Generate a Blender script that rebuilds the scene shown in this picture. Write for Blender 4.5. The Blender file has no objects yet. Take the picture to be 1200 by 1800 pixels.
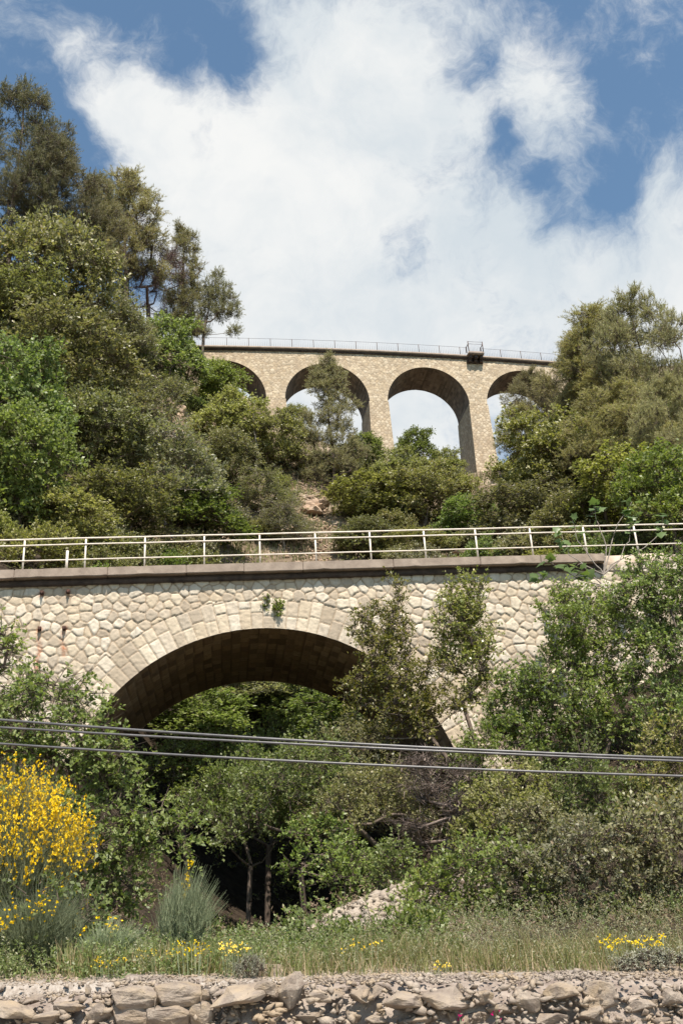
import bpy, bmesh, math, random
import numpy as np
from mathutils import Vector, Matrix

# ------------------------------------------------------------------ camera, world, sun, exposure
SC = bpy.context.scene
COL = SC.collection
FPX = 1750.0; HOR = 1695.0
PITCH = math.atan((HOR - 900) / FPX)
ROLL = math.radians(3.5); CR, SR = math.cos(ROLL), math.sin(ROLL)
EYE = np.array([0.0, 0.0, 1.6])
cam = bpy.data.cameras.new('camera')
cam.sensor_fit = 'VERTICAL'; cam.sensor_height = 36.0; cam.lens = 36.0 * FPX / 1800.0
cam.clip_start = 0.1; cam.clip_end = 8000
cam_o = bpy.data.objects.new('camera', cam); COL.objects.link(cam_o)
cam_o.location = EYE; cam_o.rotation_euler = (Matrix.Rotation(math.radians(90) + PITCH, 3, 'X') @ Matrix.Rotation(-ROLL, 3, 'Z')).to_euler()
SC.camera = cam_o

SUN_EL = math.radians(58); SUN_AZ = math.radians(16)      # azimuth measured to the right of straight behind the camera
SUN_DIR = Vector((math.sin(SUN_AZ) * math.cos(SUN_EL), -math.cos(SUN_AZ) * math.cos(SUN_EL), math.sin(SUN_EL)))
sl = bpy.data.lights.new('sun', 'SUN'); sl.energy = 4.8; sl.angle = math.radians(0.5); sl.color = (1.0, 0.925, 0.81)
so = bpy.data.objects.new('sun', sl); COL.objects.link(so); so.location = (0, 0, 200)
so.rotation_euler = SUN_DIR.to_track_quat('Z', 'Y').to_euler()
SC.view_settings.view_transform = 'Standard'; SC.view_settings.look = 'None'
SC.view_settings.exposure = 0.8; SC.view_settings.gamma = 1.0; SC.view_settings.use_curve_mapping = False


def ray(u, v):
    x = (u - 600) / FPX; y = (900 - v) / FPX
    x, y = x * CR + y * SR, -x * SR + y * CR
    d = np.array([x, math.cos(PITCH) - y * math.sin(PITCH), math.sin(PITCH) + y * math.cos(PITCH)])
    return d


def at(u, v, Y):
    d = ray(u, v)
    return EYE + d * (Y / d[1])


class NT:
    """small node helper"""
    def __init__(s, tree):
        s.t = tree; s.n = tree.nodes; s.l = tree.links

    def new(s, typ, **kw):
        n = s.n.new(typ)
        for k, v in kw.items():
            setattr(n, k, v)
        return n

    def val(s, sock, v):
        if isinstance(v, bpy.types.NodeSocket):
            s.l.new(v, sock)
        elif v is not None:
            if sock.type == 'RGBA' and len(v) == 3:
                v = (*v, 1)
            sock.default_value = v

    def math(s, op, a, b=None, c=None, clamp=False):
        n = s.new('ShaderNodeMath', operation=op, use_clamp=clamp)
        s.val(n.inputs[0], a)
        if b is not None: s.val(n.inputs[1], b)
        if c is not None: s.val(n.inputs[2], c)
        return n.outputs[0]

    def vmath(s, op, a, b=None, scale=None):
        n = s.new('ShaderNodeVectorMath', operation=op)
        s.val(n.inputs[0], a)
        if b is not None: s.val(n.inputs[1], b)
        if scale is not None: s.val(n.inputs['Scale'], scale)
        return n.outputs['Value'] if op in ('DISTANCE', 'LENGTH', 'DOT_PRODUCT') else n.outputs[0]

    def noise(s, vec, scale, detail=4, rough=0.55, dist=0.0):
        n = s.new('ShaderNodeTexNoise')
        if vec is not None: s.l.new(vec, n.inputs['Vector'])
        n.inputs['Scale'].default_value = scale; n.inputs['Detail'].default_value = detail
        n.inputs['Roughness'].default_value = rough; n.inputs['Distortion'].default_value = dist
        return n

    def rng(s, v, a, b, c=0.0, d=1.0, smooth=False):
        n = s.new('ShaderNodeMapRange')
        if smooth: n.interpolation_type = 'SMOOTHSTEP'
        s.val(n.inputs[0], v)
        for i, x in enumerate((a, b, c, d)):
            s.val(n.inputs[i + 1], x)
        return n.outputs[0]

    def mix(s, f, a, b, typ='MIX'):
        n = s.new('ShaderNodeMix', data_type='RGBA', blend_type=typ)
        s.val(n.inputs[0], f); s.val(n.inputs[6], a); s.val(n.inputs[7], b)
        return n.outputs[2]


# ---- sky: Nishita with cumulus cloud painted by direction
world = bpy.data.worlds.new('World'); SC.world = world; world.use_nodes = True
w = NT(world.node_tree); w.n.clear()
out = w.new('ShaderNodeOutputWorld')
sky = w.new('ShaderNodeTexSky', sky_type='NISHITA', sun_disc=False)
sky.sun_elevation = SUN_EL
sky.sun_rotation = math.atan2(SUN_DIR.x, SUN_DIR.y)
sky.altitude = 300; sky.air_density = 1.0; sky.dust_density = 0.6; sky.ozone_density = 1.0
bg1 = w.new('ShaderNodeBackground'); bg1.inputs[1].default_value = 0.10
w.l.new(w.mix(1.0, sky.outputs[0], (0.95, 1.06, 1.0), 'MULTIPLY'), bg1.inputs[0])
tc = w.new('ShaderNodeTexCoord')
gen = tc.outputs['Generated']
wn = w.noise(gen, 5.0, 5, 0.6)
warp = w.vmath('ADD', gen, w.vmath('SCALE', w.vmath('SUBTRACT', wn.outputs['Color'], (0.5, 0.5, 0.5)), scale=0.13))
blobs = [  # u, v, radius px, weight
    (330, 300, 170, 1.0), (235, 200, 75, .8), (255, 290, 95, .9), (270, 400, 110, .9), (965, 235, 85, .55), (1010, 330, 60, .35), (500, 330, 240, 1.2), (205, 215, 60, .6), (560, 120, 190, 1.2), (700, 90, 170, 1.0), (640, 260, 200, 1.0),
    (770, 190, 110, .8), (910, 130, 95, .95), (960, 190, 75, .7), (700, 470, 250, .95), (470, 520, 220, 1.1), (300, 420, 130, .8), (860, 400, 120, .7),
    (850, 520, 170, .95), (1010, 480, 130, .85), (1180, 400, 130, 1.1), (1150, 540, 170, 1.0), (160, 75, 55, .62), (260, 60, 70, .45), (345, 100, 70, .5),
    (215, 170, 80, .75), (910, 20, 60, .5), (1050, 240, 60, .38), (480, 10, 80, .7), (1150, 150, 70, .22), (620, 640, 300, 1.0), (1000, 640, 300, 1.0),
    (330, 640, 200, .8), (1500, 500, 300, 1.0), (-500, 900, 300, .5),
    (700, 745, 300, 1.0)]
acc = None
for (u, v, r, k) in blobs:
    d = ray(u, v); d = d / np.linalg.norm(d)
    R = r / FPX
    f = w.rng(w.vmath('DISTANCE', warp, tuple(d)), R * 1.25, R * 0.25, 0.0, k, True)
    acc = f if acc is None else w.math('MAXIMUM', w.math('MULTIPLY_ADD', f, 0.35, acc), w.math('MULTIPLY_ADD', acc, 0.35, f))
holes = [(830, 110, 45, .5), (872, 240, 40, .5), (720, 320, 40, .35), (690, 450, 50, .5), (925, 330, 50, .4), (980, 410, 80, .6), (1090, 430, 60, .5), (1060, 330, 60, .4), (40, 300, 150, .9), (540, 375, 25, .3), (765, 275, 40, .25), (860, 570, 40, .4), (300, 130, 45, .4), (400, 90, 60, .8)]
for (u, v, r, k) in holes:
    d = ray(u, v); d = d / np.linalg.norm(d)
    R = r / FPX
    f = w.rng(w.vmath('DISTANCE', warp, tuple(d)), R * 1.4, 0.0, 0.0, k, True)
    acc = w.math('SUBTRACT', acc, w.math('MULTIPLY', f, 1.15))
n1 = w.noise(warp, 11.0, 11, 0.70, 0.25).outputs[0]
n2 = w.noise(warp, 3.6, 6, 0.6, 0.4).outputs[0]
dens = w.math('ADD', w.math('MULTIPLY', acc, 0.8), w.math('MULTIPLY', w.math('SUBTRACT', n1, 0.5), 2.6))
dens = w.math('ADD', dens, w.math('MULTIPLY', w.math('SUBTRACT', n2, 0.5), 1.4))
mask = w.rng(dens, 0.0, 1.15, 0.0, 0.97, True)
shade = w.rng(w.noise(warp, 4.5, 7, 0.6).outputs[0], 0.3, 0.68, 0.0, 1.0, True)
ccol = w.mix(shade, (0.66, 0.73, 0.78), (0.95, 0.95, 0.93))
bg2 = w.new('ShaderNodeBackground'); bg2.inputs[1].default_value = 0.58
w.l.new(ccol, bg2.inputs[0])
ms = w.new('ShaderNodeMixShader')
w.l.new(mask, ms.inputs[0]); w.l.new(bg1.outputs[0], ms.inputs[1]); w.l.new(bg2.outputs[0], ms.inputs[2])
w.l.new(ms.outputs[0], out.inputs[0])

# ------------------------------------------------------------------ object helpers


def tag(o, label=None, cat=None, group=None, kind=None):
    if label: o['label'] = label
    if cat: o['category'] = cat
    if group: o['group'] = group
    if kind: o['kind'] = kind
    return o


def mesh_np(name, V, F, mat=None, smooth=False, attrs=None):
    """F: (n,3) or (n,4) int array or list of such arrays (indices already global)"""
    me = bpy.data.meshes.new(name)
    if not isinstance(F, (list, tuple)): F = [F]
    F = [np.asarray(f, dtype=np.int32) for f in F if len(f)]
    nl = sum(f.size for f in F); nf = sum(len(f) for f in F)
    me.vertices.add(len(V)); me.vertices.foreach_set('co', np.ascontiguousarray(V, dtype=np.float32).ravel())
    me.loops.add(nl); me.polygons.add(nf)
    me.loops.foreach_set('vertex_index', np.concatenate([f.ravel() for f in F]))
    tot = np.concatenate([np.full(len(f), f.shape[1], dtype=np.int32) for f in F])
    st = np.concatenate([[0], np.cumsum(tot)[:-1]]).astype(np.int32)
    me.polygons.foreach_set('loop_start', st)
    me.polygons.foreach_set('loop_total', tot)
    if smooth: me.polygons.foreach_set('use_smooth', np.ones(nf, dtype=bool))
    if attrs:
        for k, a in attrs.items():
            at_ = me.attributes.new(k, 'FLOAT', 'POINT'); at_.data.foreach_set('value', np.asarray(a, dtype=np.float32).ravel())
    me.update(calc_edges=True)
    if mat: me.materials.append(mat)
    return me


def link(name, me, parent=None, loc=None):
    o = bpy.data.objects.new(name, me); COL.objects.link(o)
    if parent is not None: o.parent = parent
    if loc is not None: o.location = loc
    return o


def empty(name, loc=(0, 0, 0), rz=0.0):
    o = bpy.data.objects.new(name, None); COL.objects.link(o)
    o.location = loc; o.rotation_euler = (0, 0, rz); o.empty_display_size = 0.3
    return o


class MB:
    def __init__(s): s.V = []; s.Q = []; s.T = []; s.n = 0

    def add(s, V, F):
        V = np.asarray(V, float).reshape(-1, 3); F = np.asarray(F, int)
        (s.Q if F.shape[1] == 4 else s.T).append(F + s.n); s.V.append(V); s.n += len(V)

    def box(s, c, size, M=None):
        c = np.array(c, float); h = np.array(size, float) / 2
        P = np.array([[x, y, z] for x in (-1, 1) for y in (-1, 1) for z in (-1, 1)], float) * h
        if M is not None: P = P @ np.array(M).T
        s.add(P + c, [[0, 1, 3, 2], [4, 6, 7, 5], [0, 4, 5, 1], [2, 3, 7, 6], [0, 2, 6, 4], [1, 5, 7, 3]])

    def tube(s, P, r, k=6):
        P = np.asarray(P, float); r = np.broadcast_to(np.asarray(r, float), (len(P),))
        T = np.gradient(P, axis=0); T /= np.linalg.norm(T, axis=1, keepdims=True) + 1e-9
        ref = np.where(np.abs(T[:, 2:3]) > 0.9, [[1., 0, 0]], [[0, 0, 1.]])
        A = np.cross(T, ref); A /= np.linalg.norm(A, axis=1, keepdims=True); B = np.cross(T, A)
        a = np.arange(k) * 2 * math.pi / k
        ring = P[:, None] + r[:, None, None] * (A[:, None] * np.cos(a)[None, :, None] + B[:, None] * np.sin(a)[None, :, None])
        n = len(P); V = ring.reshape(-1, 3)
        i = np.arange(n - 1)[:, None] * k; j = np.arange(k)[None]
        F = np.stack([i + j, i + (j + 1) % k, i + k + (j + 1) % k, i + k + j], -1).reshape(-1, 4)
        s.add(V, F)
        c = np.array([P[0], P[-1]]); s.add(np.vstack([c, ring[0], ring[-1]]),
            np.vstack([[[0, 2 + (q + 1) % k, 2 + q] for q in range(k)], [[1, 2 + k + q, 2 + k + (q + 1) % k] for q in range(k)]]))

    def mesh(s, name, mat, smooth=False):
        F = []
        if s.Q: F.append(np.vstack(s.Q))
        if s.T: F.append(np.vstack(s.T))
        return mesh_np(name, np.vstack(s.V), F, mat, smooth)

    def build(s, name, mat, parent=None, smooth=False, loc=None):
        return link(name, s.mesh(name, mat, smooth), parent, loc)


# ---- numpy value noise
def _h(ix, iy, seed):
    n = (ix.astype(np.int64) * 374761393 + iy.astype(np.int64) * 668265263 + seed * 1442695041) & 0x7fffffff
    n = ((n ^ (n >> 13)) * 1274126177) & 0x7fffffff
    return ((n ^ (n >> 16)) & 0xffff) / 65535.0


def vnoise(x, y, seed=0):
    ix = np.floor(x); iy = np.floor(y); fx = x - ix; fy = y - iy
    fx = fx * fx * (3 - 2 * fx); fy = fy * fy * (3 - 2 * fy)
    a = _h(ix, iy, seed); b = _h(ix + 1, iy, seed); c = _h(ix, iy + 1, seed); d = _h(ix + 1, iy + 1, seed)
    return (a * (1 - fx) + b * fx) * (1 - fy) + (c * (1 - fx) + d * fx) * fy


def fbm(x, y, seed=0, o=4):
    s = 0; a = 0.5; t = 0
    for k in range(o):
        s = s + a * vnoise(x * 2 ** k, y * 2 ** k, seed + k * 17); t += a; a *= 0.5
    return s / t


# ------------------------------------------------------------------ materials
def mat(name):
    m = bpy.data.materials.new(name); m.use_nodes = True
    t = NT(m.node_tree); b = m.node_tree.nodes['Principled BSDF']
    return m, t, b


def leaf_mat(name, c1, c2, trans=0.3, rough=0.45, spec=0.35, dead=None, deadf=0.0, hue=(0.476, 0.503)):
    m, t, b = mat(name)
    g = t.new('ShaderNodeNewGeometry'); oi = t.new('ShaderNodeObjectInfo')
    r = g.outputs['Random Per Island']
    col = t.mix(r, c1, c2)
    if dead:
        r2 = t.math('FRACT', t.math('MULTIPLY', r, 37.7))
        col = t.mix(t.math('LESS_THAN', r2, deadf), col, dead)
    hsv = t.new('ShaderNodeHueSaturation')
    t.l.new(t.rng(oi.outputs['Random'], 0, 1, hue[0], hue[1]), hsv.inputs['Hue'])
    r3 = t.math('FRACT', t.math('MULTIPLY', oi.outputs['Random'], 13.3))
    t.l.new(t.rng(r3, 0, 1, 0.8, 1.25), hsv.inputs['Value'])
    t.l.new(t.rng(t.math('FRACT', t.math('MULTIPLY', oi.outputs['Random'], 7.1)), 0, 1, 0.92, 1.16), hsv.inputs['Saturation'])
    t.l.new(col, hsv.inputs['Color'])
    c = hsv.outputs[0]
    t.l.new(c, b.inputs['Base Color']); b.inputs['Roughness'].default_value = rough
    b.inputs['Specular IOR Level'].default_value = spec
    tr = t.new('ShaderNodeBsdfTranslucent')
    t.l.new(t.mix(1.0, c, (1.35, 1.5, 0.7), 'MULTIPLY'), tr.inputs[0])
    mx = t.new('ShaderNodeMixShader'); mx.inputs[0].default_value = trans
    t.l.new(b.outputs[0], mx.inputs[1]); t.l.new(tr.outputs[0], mx.inputs[2])
    t.l.new(mx.outputs[0], m.node_tree.nodes['Material Output'].inputs[0])
    return m


def bark_mat(name, c1, c2, scale=6):
    m, t, b = mat(name)
    tcn = t.new('ShaderNodeTexCoord')
    n = t.noise(tcn.outputs['Object'], scale, 5, 0.65)
    t.l.new(t.mix(t.rng(n.outputs[0], 0.35, 0.7), c1, c2), b.inputs['Base Color'])
    b.inputs['Roughness'].default_value = 0.9
    bp = t.new('ShaderNodeBump'); bp.inputs['Strength'].default_value = 0.5; bp.inputs['Distance'].default_value = 0.03
    t.l.new(n.outputs[0], bp.inputs['Height']); t.l.new(bp.outputs[0], b.inputs['Normal'])
    return m


def plain_mat(name, c1, c2, scale=8, rough=0.7, metal=0.0, bump=0.2, dist=0.01, vec='Object'):
    m, t, b = mat(name)
    tcn = t.new('ShaderNodeTexCoord')
    n = t.noise(tcn.outputs[vec], scale, 6, 0.6)
    t.l.new(t.mix(t.rng(n.outputs[0], 0.3, 0.7), c1, c2), b.inputs['Base Color'])
    b.inputs['Roughness'].default_value = rough; b.inputs['Metallic'].default_value = metal
    bp = t.new('ShaderNodeBump'); bp.inputs['Strength'].default_value = bump; bp.inputs['Distance'].default_value = dist
    n2 = t.noise(tcn.outputs[vec], scale * 6, 5, 0.6)
    t.l.new(n2.outputs[0], bp.inputs['Height']); t.l.new(bp.outputs[0], b.inputs['Normal'])
    return m


def masonry_mat(name, lo, hi, grey, joint, bumpd=0.015, nsc=7.0):
    """uses point attributes: stone (random per stone), joint (0..1), rust (0..1)"""
    m, t, b = mat(name)
    def A(k):
        n = t.new('ShaderNodeAttribute'); n.attribute_name = k; return n.outputs['Fac']
    tcn = t.new('ShaderNodeTexCoord'); ob = tcn.outputs['Object']
    s = A('stone')
    col = t.mix(s, lo, hi)
    s4 = t.math('FRACT', t.math('MULTIPLY', s, 23.3)); col = t.mix(t.math('MULTIPLY', t.math('GREATER_THAN', s4, .6), .3), col, (hi[0] * .95, hi[1] * .86, hi[2] * .70))
    s2 = t.math('FRACT', t.math('MULTIPLY', s, 9.7))
    col = t.mix(t.math('MULTIPLY', t.math('GREATER_THAN', s2, 0.8), 0.65), col, grey)
    n = t.noise(ob, nsc, 7, 0.65)
    col = t.mix(t.rng(n.outputs[0], 0.32, 0.7, 0.42, 0.0), col, grey)
    nb = t.noise(ob, 0.5, 4, 0.6)
    col = t.mix(t.rng(nb.outputs[0], 0.5, 0.75, 0.0, 0.35), col, grey)
    mp = t.new('ShaderNodeMapping'); mp.inputs['Scale'].default_value = (2.2, 2.2, 0.28); t.l.new(ob, mp.inputs[0])
    st = t.noise(mp.outputs[0], 2.0, 5, 0.6)
    col = t.mix(t.rng(st.outputs[0], 0.55, 0.75, 0.0, 0.45), col, tuple(c * .55 for c in grey))
    col = t.mix(A('joint'), col, joint)
    rn = t.noise(ob, 9.0, 4, 0.7)
    col = t.mix(t.math('MULTIPLY', A('rust'), t.rng(rn.outputs[0], 0.4, 0.6, 0.2, 0.95), clamp=True), col, (0.33, 0.10, 0.035))
    t.l.new(col, b.inputs['Base Color']); b.inputs['Roughness'].default_value = 0.92
    b.inputs['Specular IOR Level'].default_value = 0.15
    bp = t.new('ShaderNodeBump'); bp.inputs['Strength'].default_value = 0.8; bp.inputs['Distance'].default_value = bumpd
    n3 = t.noise(ob, nsc * 2.2, 8, 0.7)
    t.l.new(n3.outputs[0], bp.inputs['Height']); t.l.new(bp.outputs[0], b.inputs['Normal'])
    return m


M = {}
M['near_wall'] = masonry_mat('pale_rubble_masonry', (0.43, 0.35, 0.265), (0.64, 0.57, 0.475), (0.31, 0.25, 0.19), (0.25, 0.18, 0.12))
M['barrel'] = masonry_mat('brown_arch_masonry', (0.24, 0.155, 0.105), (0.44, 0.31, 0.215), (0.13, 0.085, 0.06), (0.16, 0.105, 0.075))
M['via_wall'] = masonry_mat('beige_viaduct_masonry', (0.40, 0.31, 0.22), (0.60, 0.51, 0.39), (0.30, 0.24, 0.175), (0.26, 0.20, 0.14), nsc=3.0)
M['coping'] = plain_mat('weathered_concrete', (0.19, 0.145, 0.115), (0.32, 0.255, 0.205), 2.5, 0.9, bump=0.6, dist=0.012)
M['coping_dark'] = plain_mat('dark_weathered_stone', (0.075, 0.055, 0.05), (0.16, 0.125, 0.105), 3, 0.9, bump=0.5)
M['rail'] = plain_mat('cream_painted_steel', (0.62, 0.52, 0.43), (0.74, 0.68, 0.60), 5, 0.5)
M['iron'] = plain_mat('dark_rusted_iron', (0.05, 0.035, 0.035), (0.12, 0.075, 0.06), 6, 0.75, 0.3)
M['greyiron'] = plain_mat('grey_painted_iron', (0.20, 0.21, 0.24), (0.30, 0.30, 0.33), 3, 0.6, 0.2)
M['rust'] = plain_mat('rusty_iron', (0.03, 0.014, 0.01), (0.08, 0.03, 0.018), 20, 0.9)
M['cable'] = plain_mat('black_rubber_cable', (0.04, 0.038, 0.042), (0.11, 0.105, 0.11), 4, 0.38, bump=0.1)
M['ballast'] = plain_mat('old_track_ballast', (0.14, 0.11, 0.09), (0.25, 0.2, 0.16), 6, 0.95, bump=0.8, dist=0.03)
M['bark'] = bark_mat('brown_bark', (0.065, 0.045, 0.035), (0.17, 0.13, 0.10))
M['greybark'] = bark_mat('grey_bark', (0.17, 0.14, 0.12), (0.36, 0.31, 0.27))
M['deadwood'] = bark_mat('dry_grey_twigs', (0.13, 0.095, 0.08), (0.27, 0.21, 0.18))
M['bareviolet'] = bark_mat('bare_violet_brown_twigs', (0.10, 0.06, 0.055), (0.20, 0.13, 0.115))
M['oak'] = leaf_mat('evergreen_oak_leaf', (0.140, 0.146, 0.067), (0.287, 0.281, 0.140), 0.35, 0.42, 0.4, (0.30, 0.26, 0.12), 0.06)
M['green'] = leaf_mat('fresh_green_leaf', (0.098, 0.138, 0.041), (0.230, 0.276, 0.103), 0.4, 0.42, 0.4, (0.28, 0.28, 0.12), 0.04)
M['yellowgreen'] = leaf_mat('yellow_green_leaf', (0.167, 0.178, 0.063), (0.328, 0.322, 0.138), 0.4, 0.42, 0.4, (0.40, 0.38, 0.20), 0.09)
M['grey'] = leaf_mat('grey_green_leaf', (0.167, 0.167, 0.101), (0.316, 0.305, 0.190), 0.35, 0.45, 0.4, (0.30, 0.24, 0.15), 0.06)
M['myrtle'] = leaf_mat('glossy_olive_leaf', (0.098, 0.121, 0.025), (0.241, 0.236, 0.069), 0.33, 0.36, 0.55, (0.42, 0.38, 0.20), 0.12)
M['pine'] = leaf_mat('pine_needles', (0.188, 0.181, 0.098), (0.375, 0.344, 0.194), 0.3, 0.6, 0.2, (0.20, 0.14, 0.085), 0.10)
M['pinedark'] = leaf_mat('dark_pine_needles', (0.130, 0.127, 0.078), (0.260, 0.240, 0.143), 0.25, 0.6, 0.2, (0.14, 0.10, 0.06), 0.06)
M['dry'] = leaf_mat('dry_brown_leaf', (0.16, 0.12, 0.075), (0.30, 0.24, 0.15), 0.2, 0.7, 0.2)
M['broom'] = leaf_mat('broom_stem_green', (0.132, 0.165, 0.094), (0.286, 0.319, 0.198), 0.1, 0.5, 0.3)
M['grass'] = leaf_mat('grass_blade', (0.085, 0.105, 0.035), (0.21, 0.215, 0.095), 0.3, 0.55, 0.25, (0.36, 0.29, 0.19), 0.35)
M['drygrass'] = leaf_mat('dry_grass_blade', (0.30, 0.22, 0.14), (0.46, 0.38, 0.26), 0.3, 0.6, 0.2)
M['yellow'] = leaf_mat('yellow_petal', (0.78, 0.50, 0.02), (0.92, 0.74, 0.13), 0.25, 0.6, 0.15, hue=(.495, .505))
M['paleflower'] = leaf_mat('cream_petal', (0.50, 0.48, 0.30), (0.68, 0.66, 0.46), 0.2, 0.5, 0.2)
M['pink'] = leaf_mat('magenta_petal', (0.45, 0.03, 0.10), (0.60, 0.08, 0.18), 0.2, 0.5, 0.2)
M['fig'] = leaf_mat('fig_leaf', (0.07, 0.12, 0.03), (0.14, 0.2, 0.07), 0.35, 0.4, 0.4)


def rock_material(name, lo, hi, warm, nsc=3.0):
    m, t, b = mat(name)
    tcn = t.new('ShaderNodeTexCoord'); ob = tcn.outputs['Object']; oi = t.new('ShaderNodeObjectInfo')
    ob2 = t.vmath('ADD', ob, t.vmath('SCALE', (1, 2, 3), scale=t.math('MULTIPLY', oi.outputs['Random'], 10)))
    n = t.noise(ob2, nsc, 8, 0.65)
    col = t.mix(t.rng(n.outputs[0], 0.3, 0.7), lo, hi)
    nb = t.noise(ob2, nsc * 0.5, 4, 0.6)
    col = t.mix(t.rng(nb.outputs[0], 0.45, 0.65, 0, 0.7), col, warm)
    col = t.mix(t.rng(oi.outputs['Random'], 0, 1, 0.0, 0.4), col, lo)
    t.l.new(col, b.inputs['Base Color']); b.inputs['Roughness'].default_value = 0.95; b.inputs['Specular IOR Level'].default_value = 0.15
    bp = t.new('ShaderNodeBump'); bp.inputs['Strength'].default_value = 0.9; bp.inputs['Distance'].default_value = 0.03
    n3 = t.noise(ob2, nsc * 4, 8, 0.7)
    t.l.new(n3.outputs[0], bp.inputs['Height']); t.l.new(bp.outputs[0], b.inputs['Normal'])
    return m


M['rock'] = rock_material('pale_limestone', (0.18, 0.14, 0.115), (0.44, 0.375, 0.31), (0.34, 0.25, 0.155))
M['scree'] = rock_material('pale_scree', (0.26, 0.21, 0.17), (0.50, 0.44, 0.37), (0.42, 0.34, 0.25))
M['rockpink'] = rock_material('pinkish_outcrop', (0.30, 0.21, 0.15), (0.50, 0.38, 0.29), (0.36, 0.24, 0.16), 1.2)
M['mortar'] = plain_mat('crumbled_mortar_and_grit', (0.16, 0.12, 0.10), (0.38, 0.32, 0.27), 5, 0.95, bump=0.9, dist=0.03)


def ground_material():
    m, t, b = mat('hillside_soil_and_rock')
    tcn = t.new('ShaderNodeTexCoord'); ob = tcn.outputs['Object']
    n = t.noise(ob, 0.35, 8, 0.62); n2 = t.noise(ob, 3.0, 7, 0.65)
    col = t.mix(t.rng(n2.outputs[0], 0.35, 0.65), (0.085, 0.065, 0.045), (0.20, 0.15, 0.105))
    col = t.mix(t.rng(n.outputs[0], 0.50, 0.62), col, (0.34, 0.27, 0.205))
    lt = t.new('ShaderNodeAttribute'); lt.attribute_name = 'litter'
    col = t.mix(lt.outputs['Fac'], col, t.mix(t.rng(n2.outputs[0], 0.35, 0.65), (0.022, 0.016, 0.012), (0.06, 0.045, 0.032)))  # litter soil, kept very dark so its colour also stands for the gully's shade
    gv = t.new('ShaderNodeAttribute'); gv.attribute_name = 'gravel'
    g3 = t.noise(ob, 14.0, 6, 0.7)
    col = t.mix(gv.outputs['Fac'], col, t.mix(t.rng(g3.outputs[0], 0.35, 0.65), (0.24, 0.20, 0.17), (0.46, 0.41, 0.36)))
    t.l.new(col, b.inputs['Base Color']); b.inputs['Roughness'].default_value = 0.97; b.inputs['Specular IOR Level'].default_value = 0.1
    bp = t.new('ShaderNodeBump'); bp.inputs['Strength'].default_value = 0.9; bp.inputs['Distance'].default_value = 0.12
    t.l.new(n2.outputs[0], bp.inputs['Height']); t.l.new(bp.outputs[0], b.inputs['Normal'])
    return m


M['ground'] = ground_material()

# ------------------------------------------------------------------ terrain
CP = []
for (u, v, Y) in [
    (-600, 1735, 12.6), (0, 1732, 12.6), (300, 1726, 12.6), (600, 1722, 12.6), (900, 1718, 12.6), (1200, 1712, 12.6), (1800, 1700, 12.6),
    (-300, 1705, 15), (0, 1705, 14.6), (200, 1705, 14.6), (400, 1705, 14.6), (600, 1695, 14.6), (900, 1690, 14.6), (1200, 1682, 14.6), (1500, 1670, 15),
    (400, 1705, 17), (430, 1695, 20), (440, 1670, 25), (460, 1630, 31), (470, 1600, 36), (340, 1690, 20), (330, 1650, 25), (560, 1670, 25), (590, 1620, 31), (350, 1610, 31), (600, 1570, 36),
    (500, 1680, 15.5), (570, 1635, 17.5), (640, 1580, 20), (710, 1562, 21), (640, 1590, 24), (800, 1620, 18.5), (820, 1540, 23), (860, 1380, 28.5), (1000, 1300, 29.2), (1200, 1250, 28.5),
    (1000, 1620, 17.5), (1200, 1600, 17.5), (1200, 1450, 22), (1000, 1480, 23), (1600, 1200, 27), (700, 1520, 29),
    (0, 1660, 17), (170, 1650, 18.5), (130, 1480, 25), (60, 1280, 28.3), (-300, 1200, 28), (220, 1530, 28),
    # behind the near bridge
    (100, 1060, 37), (-300, 1000, 36), (1050, 1010, 38), (1400, 950, 38), (300, 1300, 40), (480, 1420, 42), (700, 1330, 40), (480, 1210, 50), (300, 1100, 46), (720, 1120, 46),
    (560, 1010, 58), (700, 990, 60), (560, 880, 68), (400, 900, 62), (760, 900, 69), (640, 830, 76),
    (485, 745, 79.5), (670, 800, 80.5), (855, 845, 82), (760, 835, 81.5), (570, 780, 80),
    (300, 930, 54), (100, 930, 46), (0, 860, 44), (200, 760, 60), (0, 680, 52), (50, 500, 58), (150, 540, 64), (250, 590, 70), (340, 625, 77), (-300, 400, 60), (-600, 500, 50), (330, 790, 66),
    (1000, 660, 84.5), (1100, 720, 74), (1200, 680, 74), (1150, 860, 56), (1000, 860, 64), (1200, 990, 42), (1000, 985, 50), (900, 880, 70), (860, 960, 60), (1500, 600, 76), (1250, 820, 55)]:
    CP.append(at(u, v, Y))
for p in [(-30, 88, 50), (-8, 88, 45), (6, 88, 43), (14, 89, 41), (26, 90, 52), (40, 92, 55), (0, 100, 38), (-40, 110, 44), (40, 110, 44), (0, 140, 30), (-90, 100, 50), (90, 100, 52), (-80, 30, 10), (80, 30, 12),
          (-90, 60, 40), (90, 60, 35), (0, 250, 10), (-250, 200, 20), (250, 200, 20), (-200, 0, 0), (200, 0, 0)]:
    CP.append(np.array(p, float))
CP = np.array(CP)


def _phi(r): return np.sqrt(r * r + 2.0)


_D = np.hypot(CP[:, None, 0] - CP[None, :, 0], CP[:, None, 1] - CP[None, :, 1])
_A = _phi(_D) + np.eye(len(CP)) * -0.35
_P = np.c_[np.ones(len(CP)), CP[:, :2]]
_K = np.block([[_A, _P], [_P.T, np.zeros((3, 3))]])
_W = np.linalg.solve(_K, np.r_[CP[:, 2], 0, 0, 0])


def sstep(a, b, x):
    t = np.clip((x - a) / (b - a), 0, 1); return t * t * (3 - 2 * t)


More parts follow.
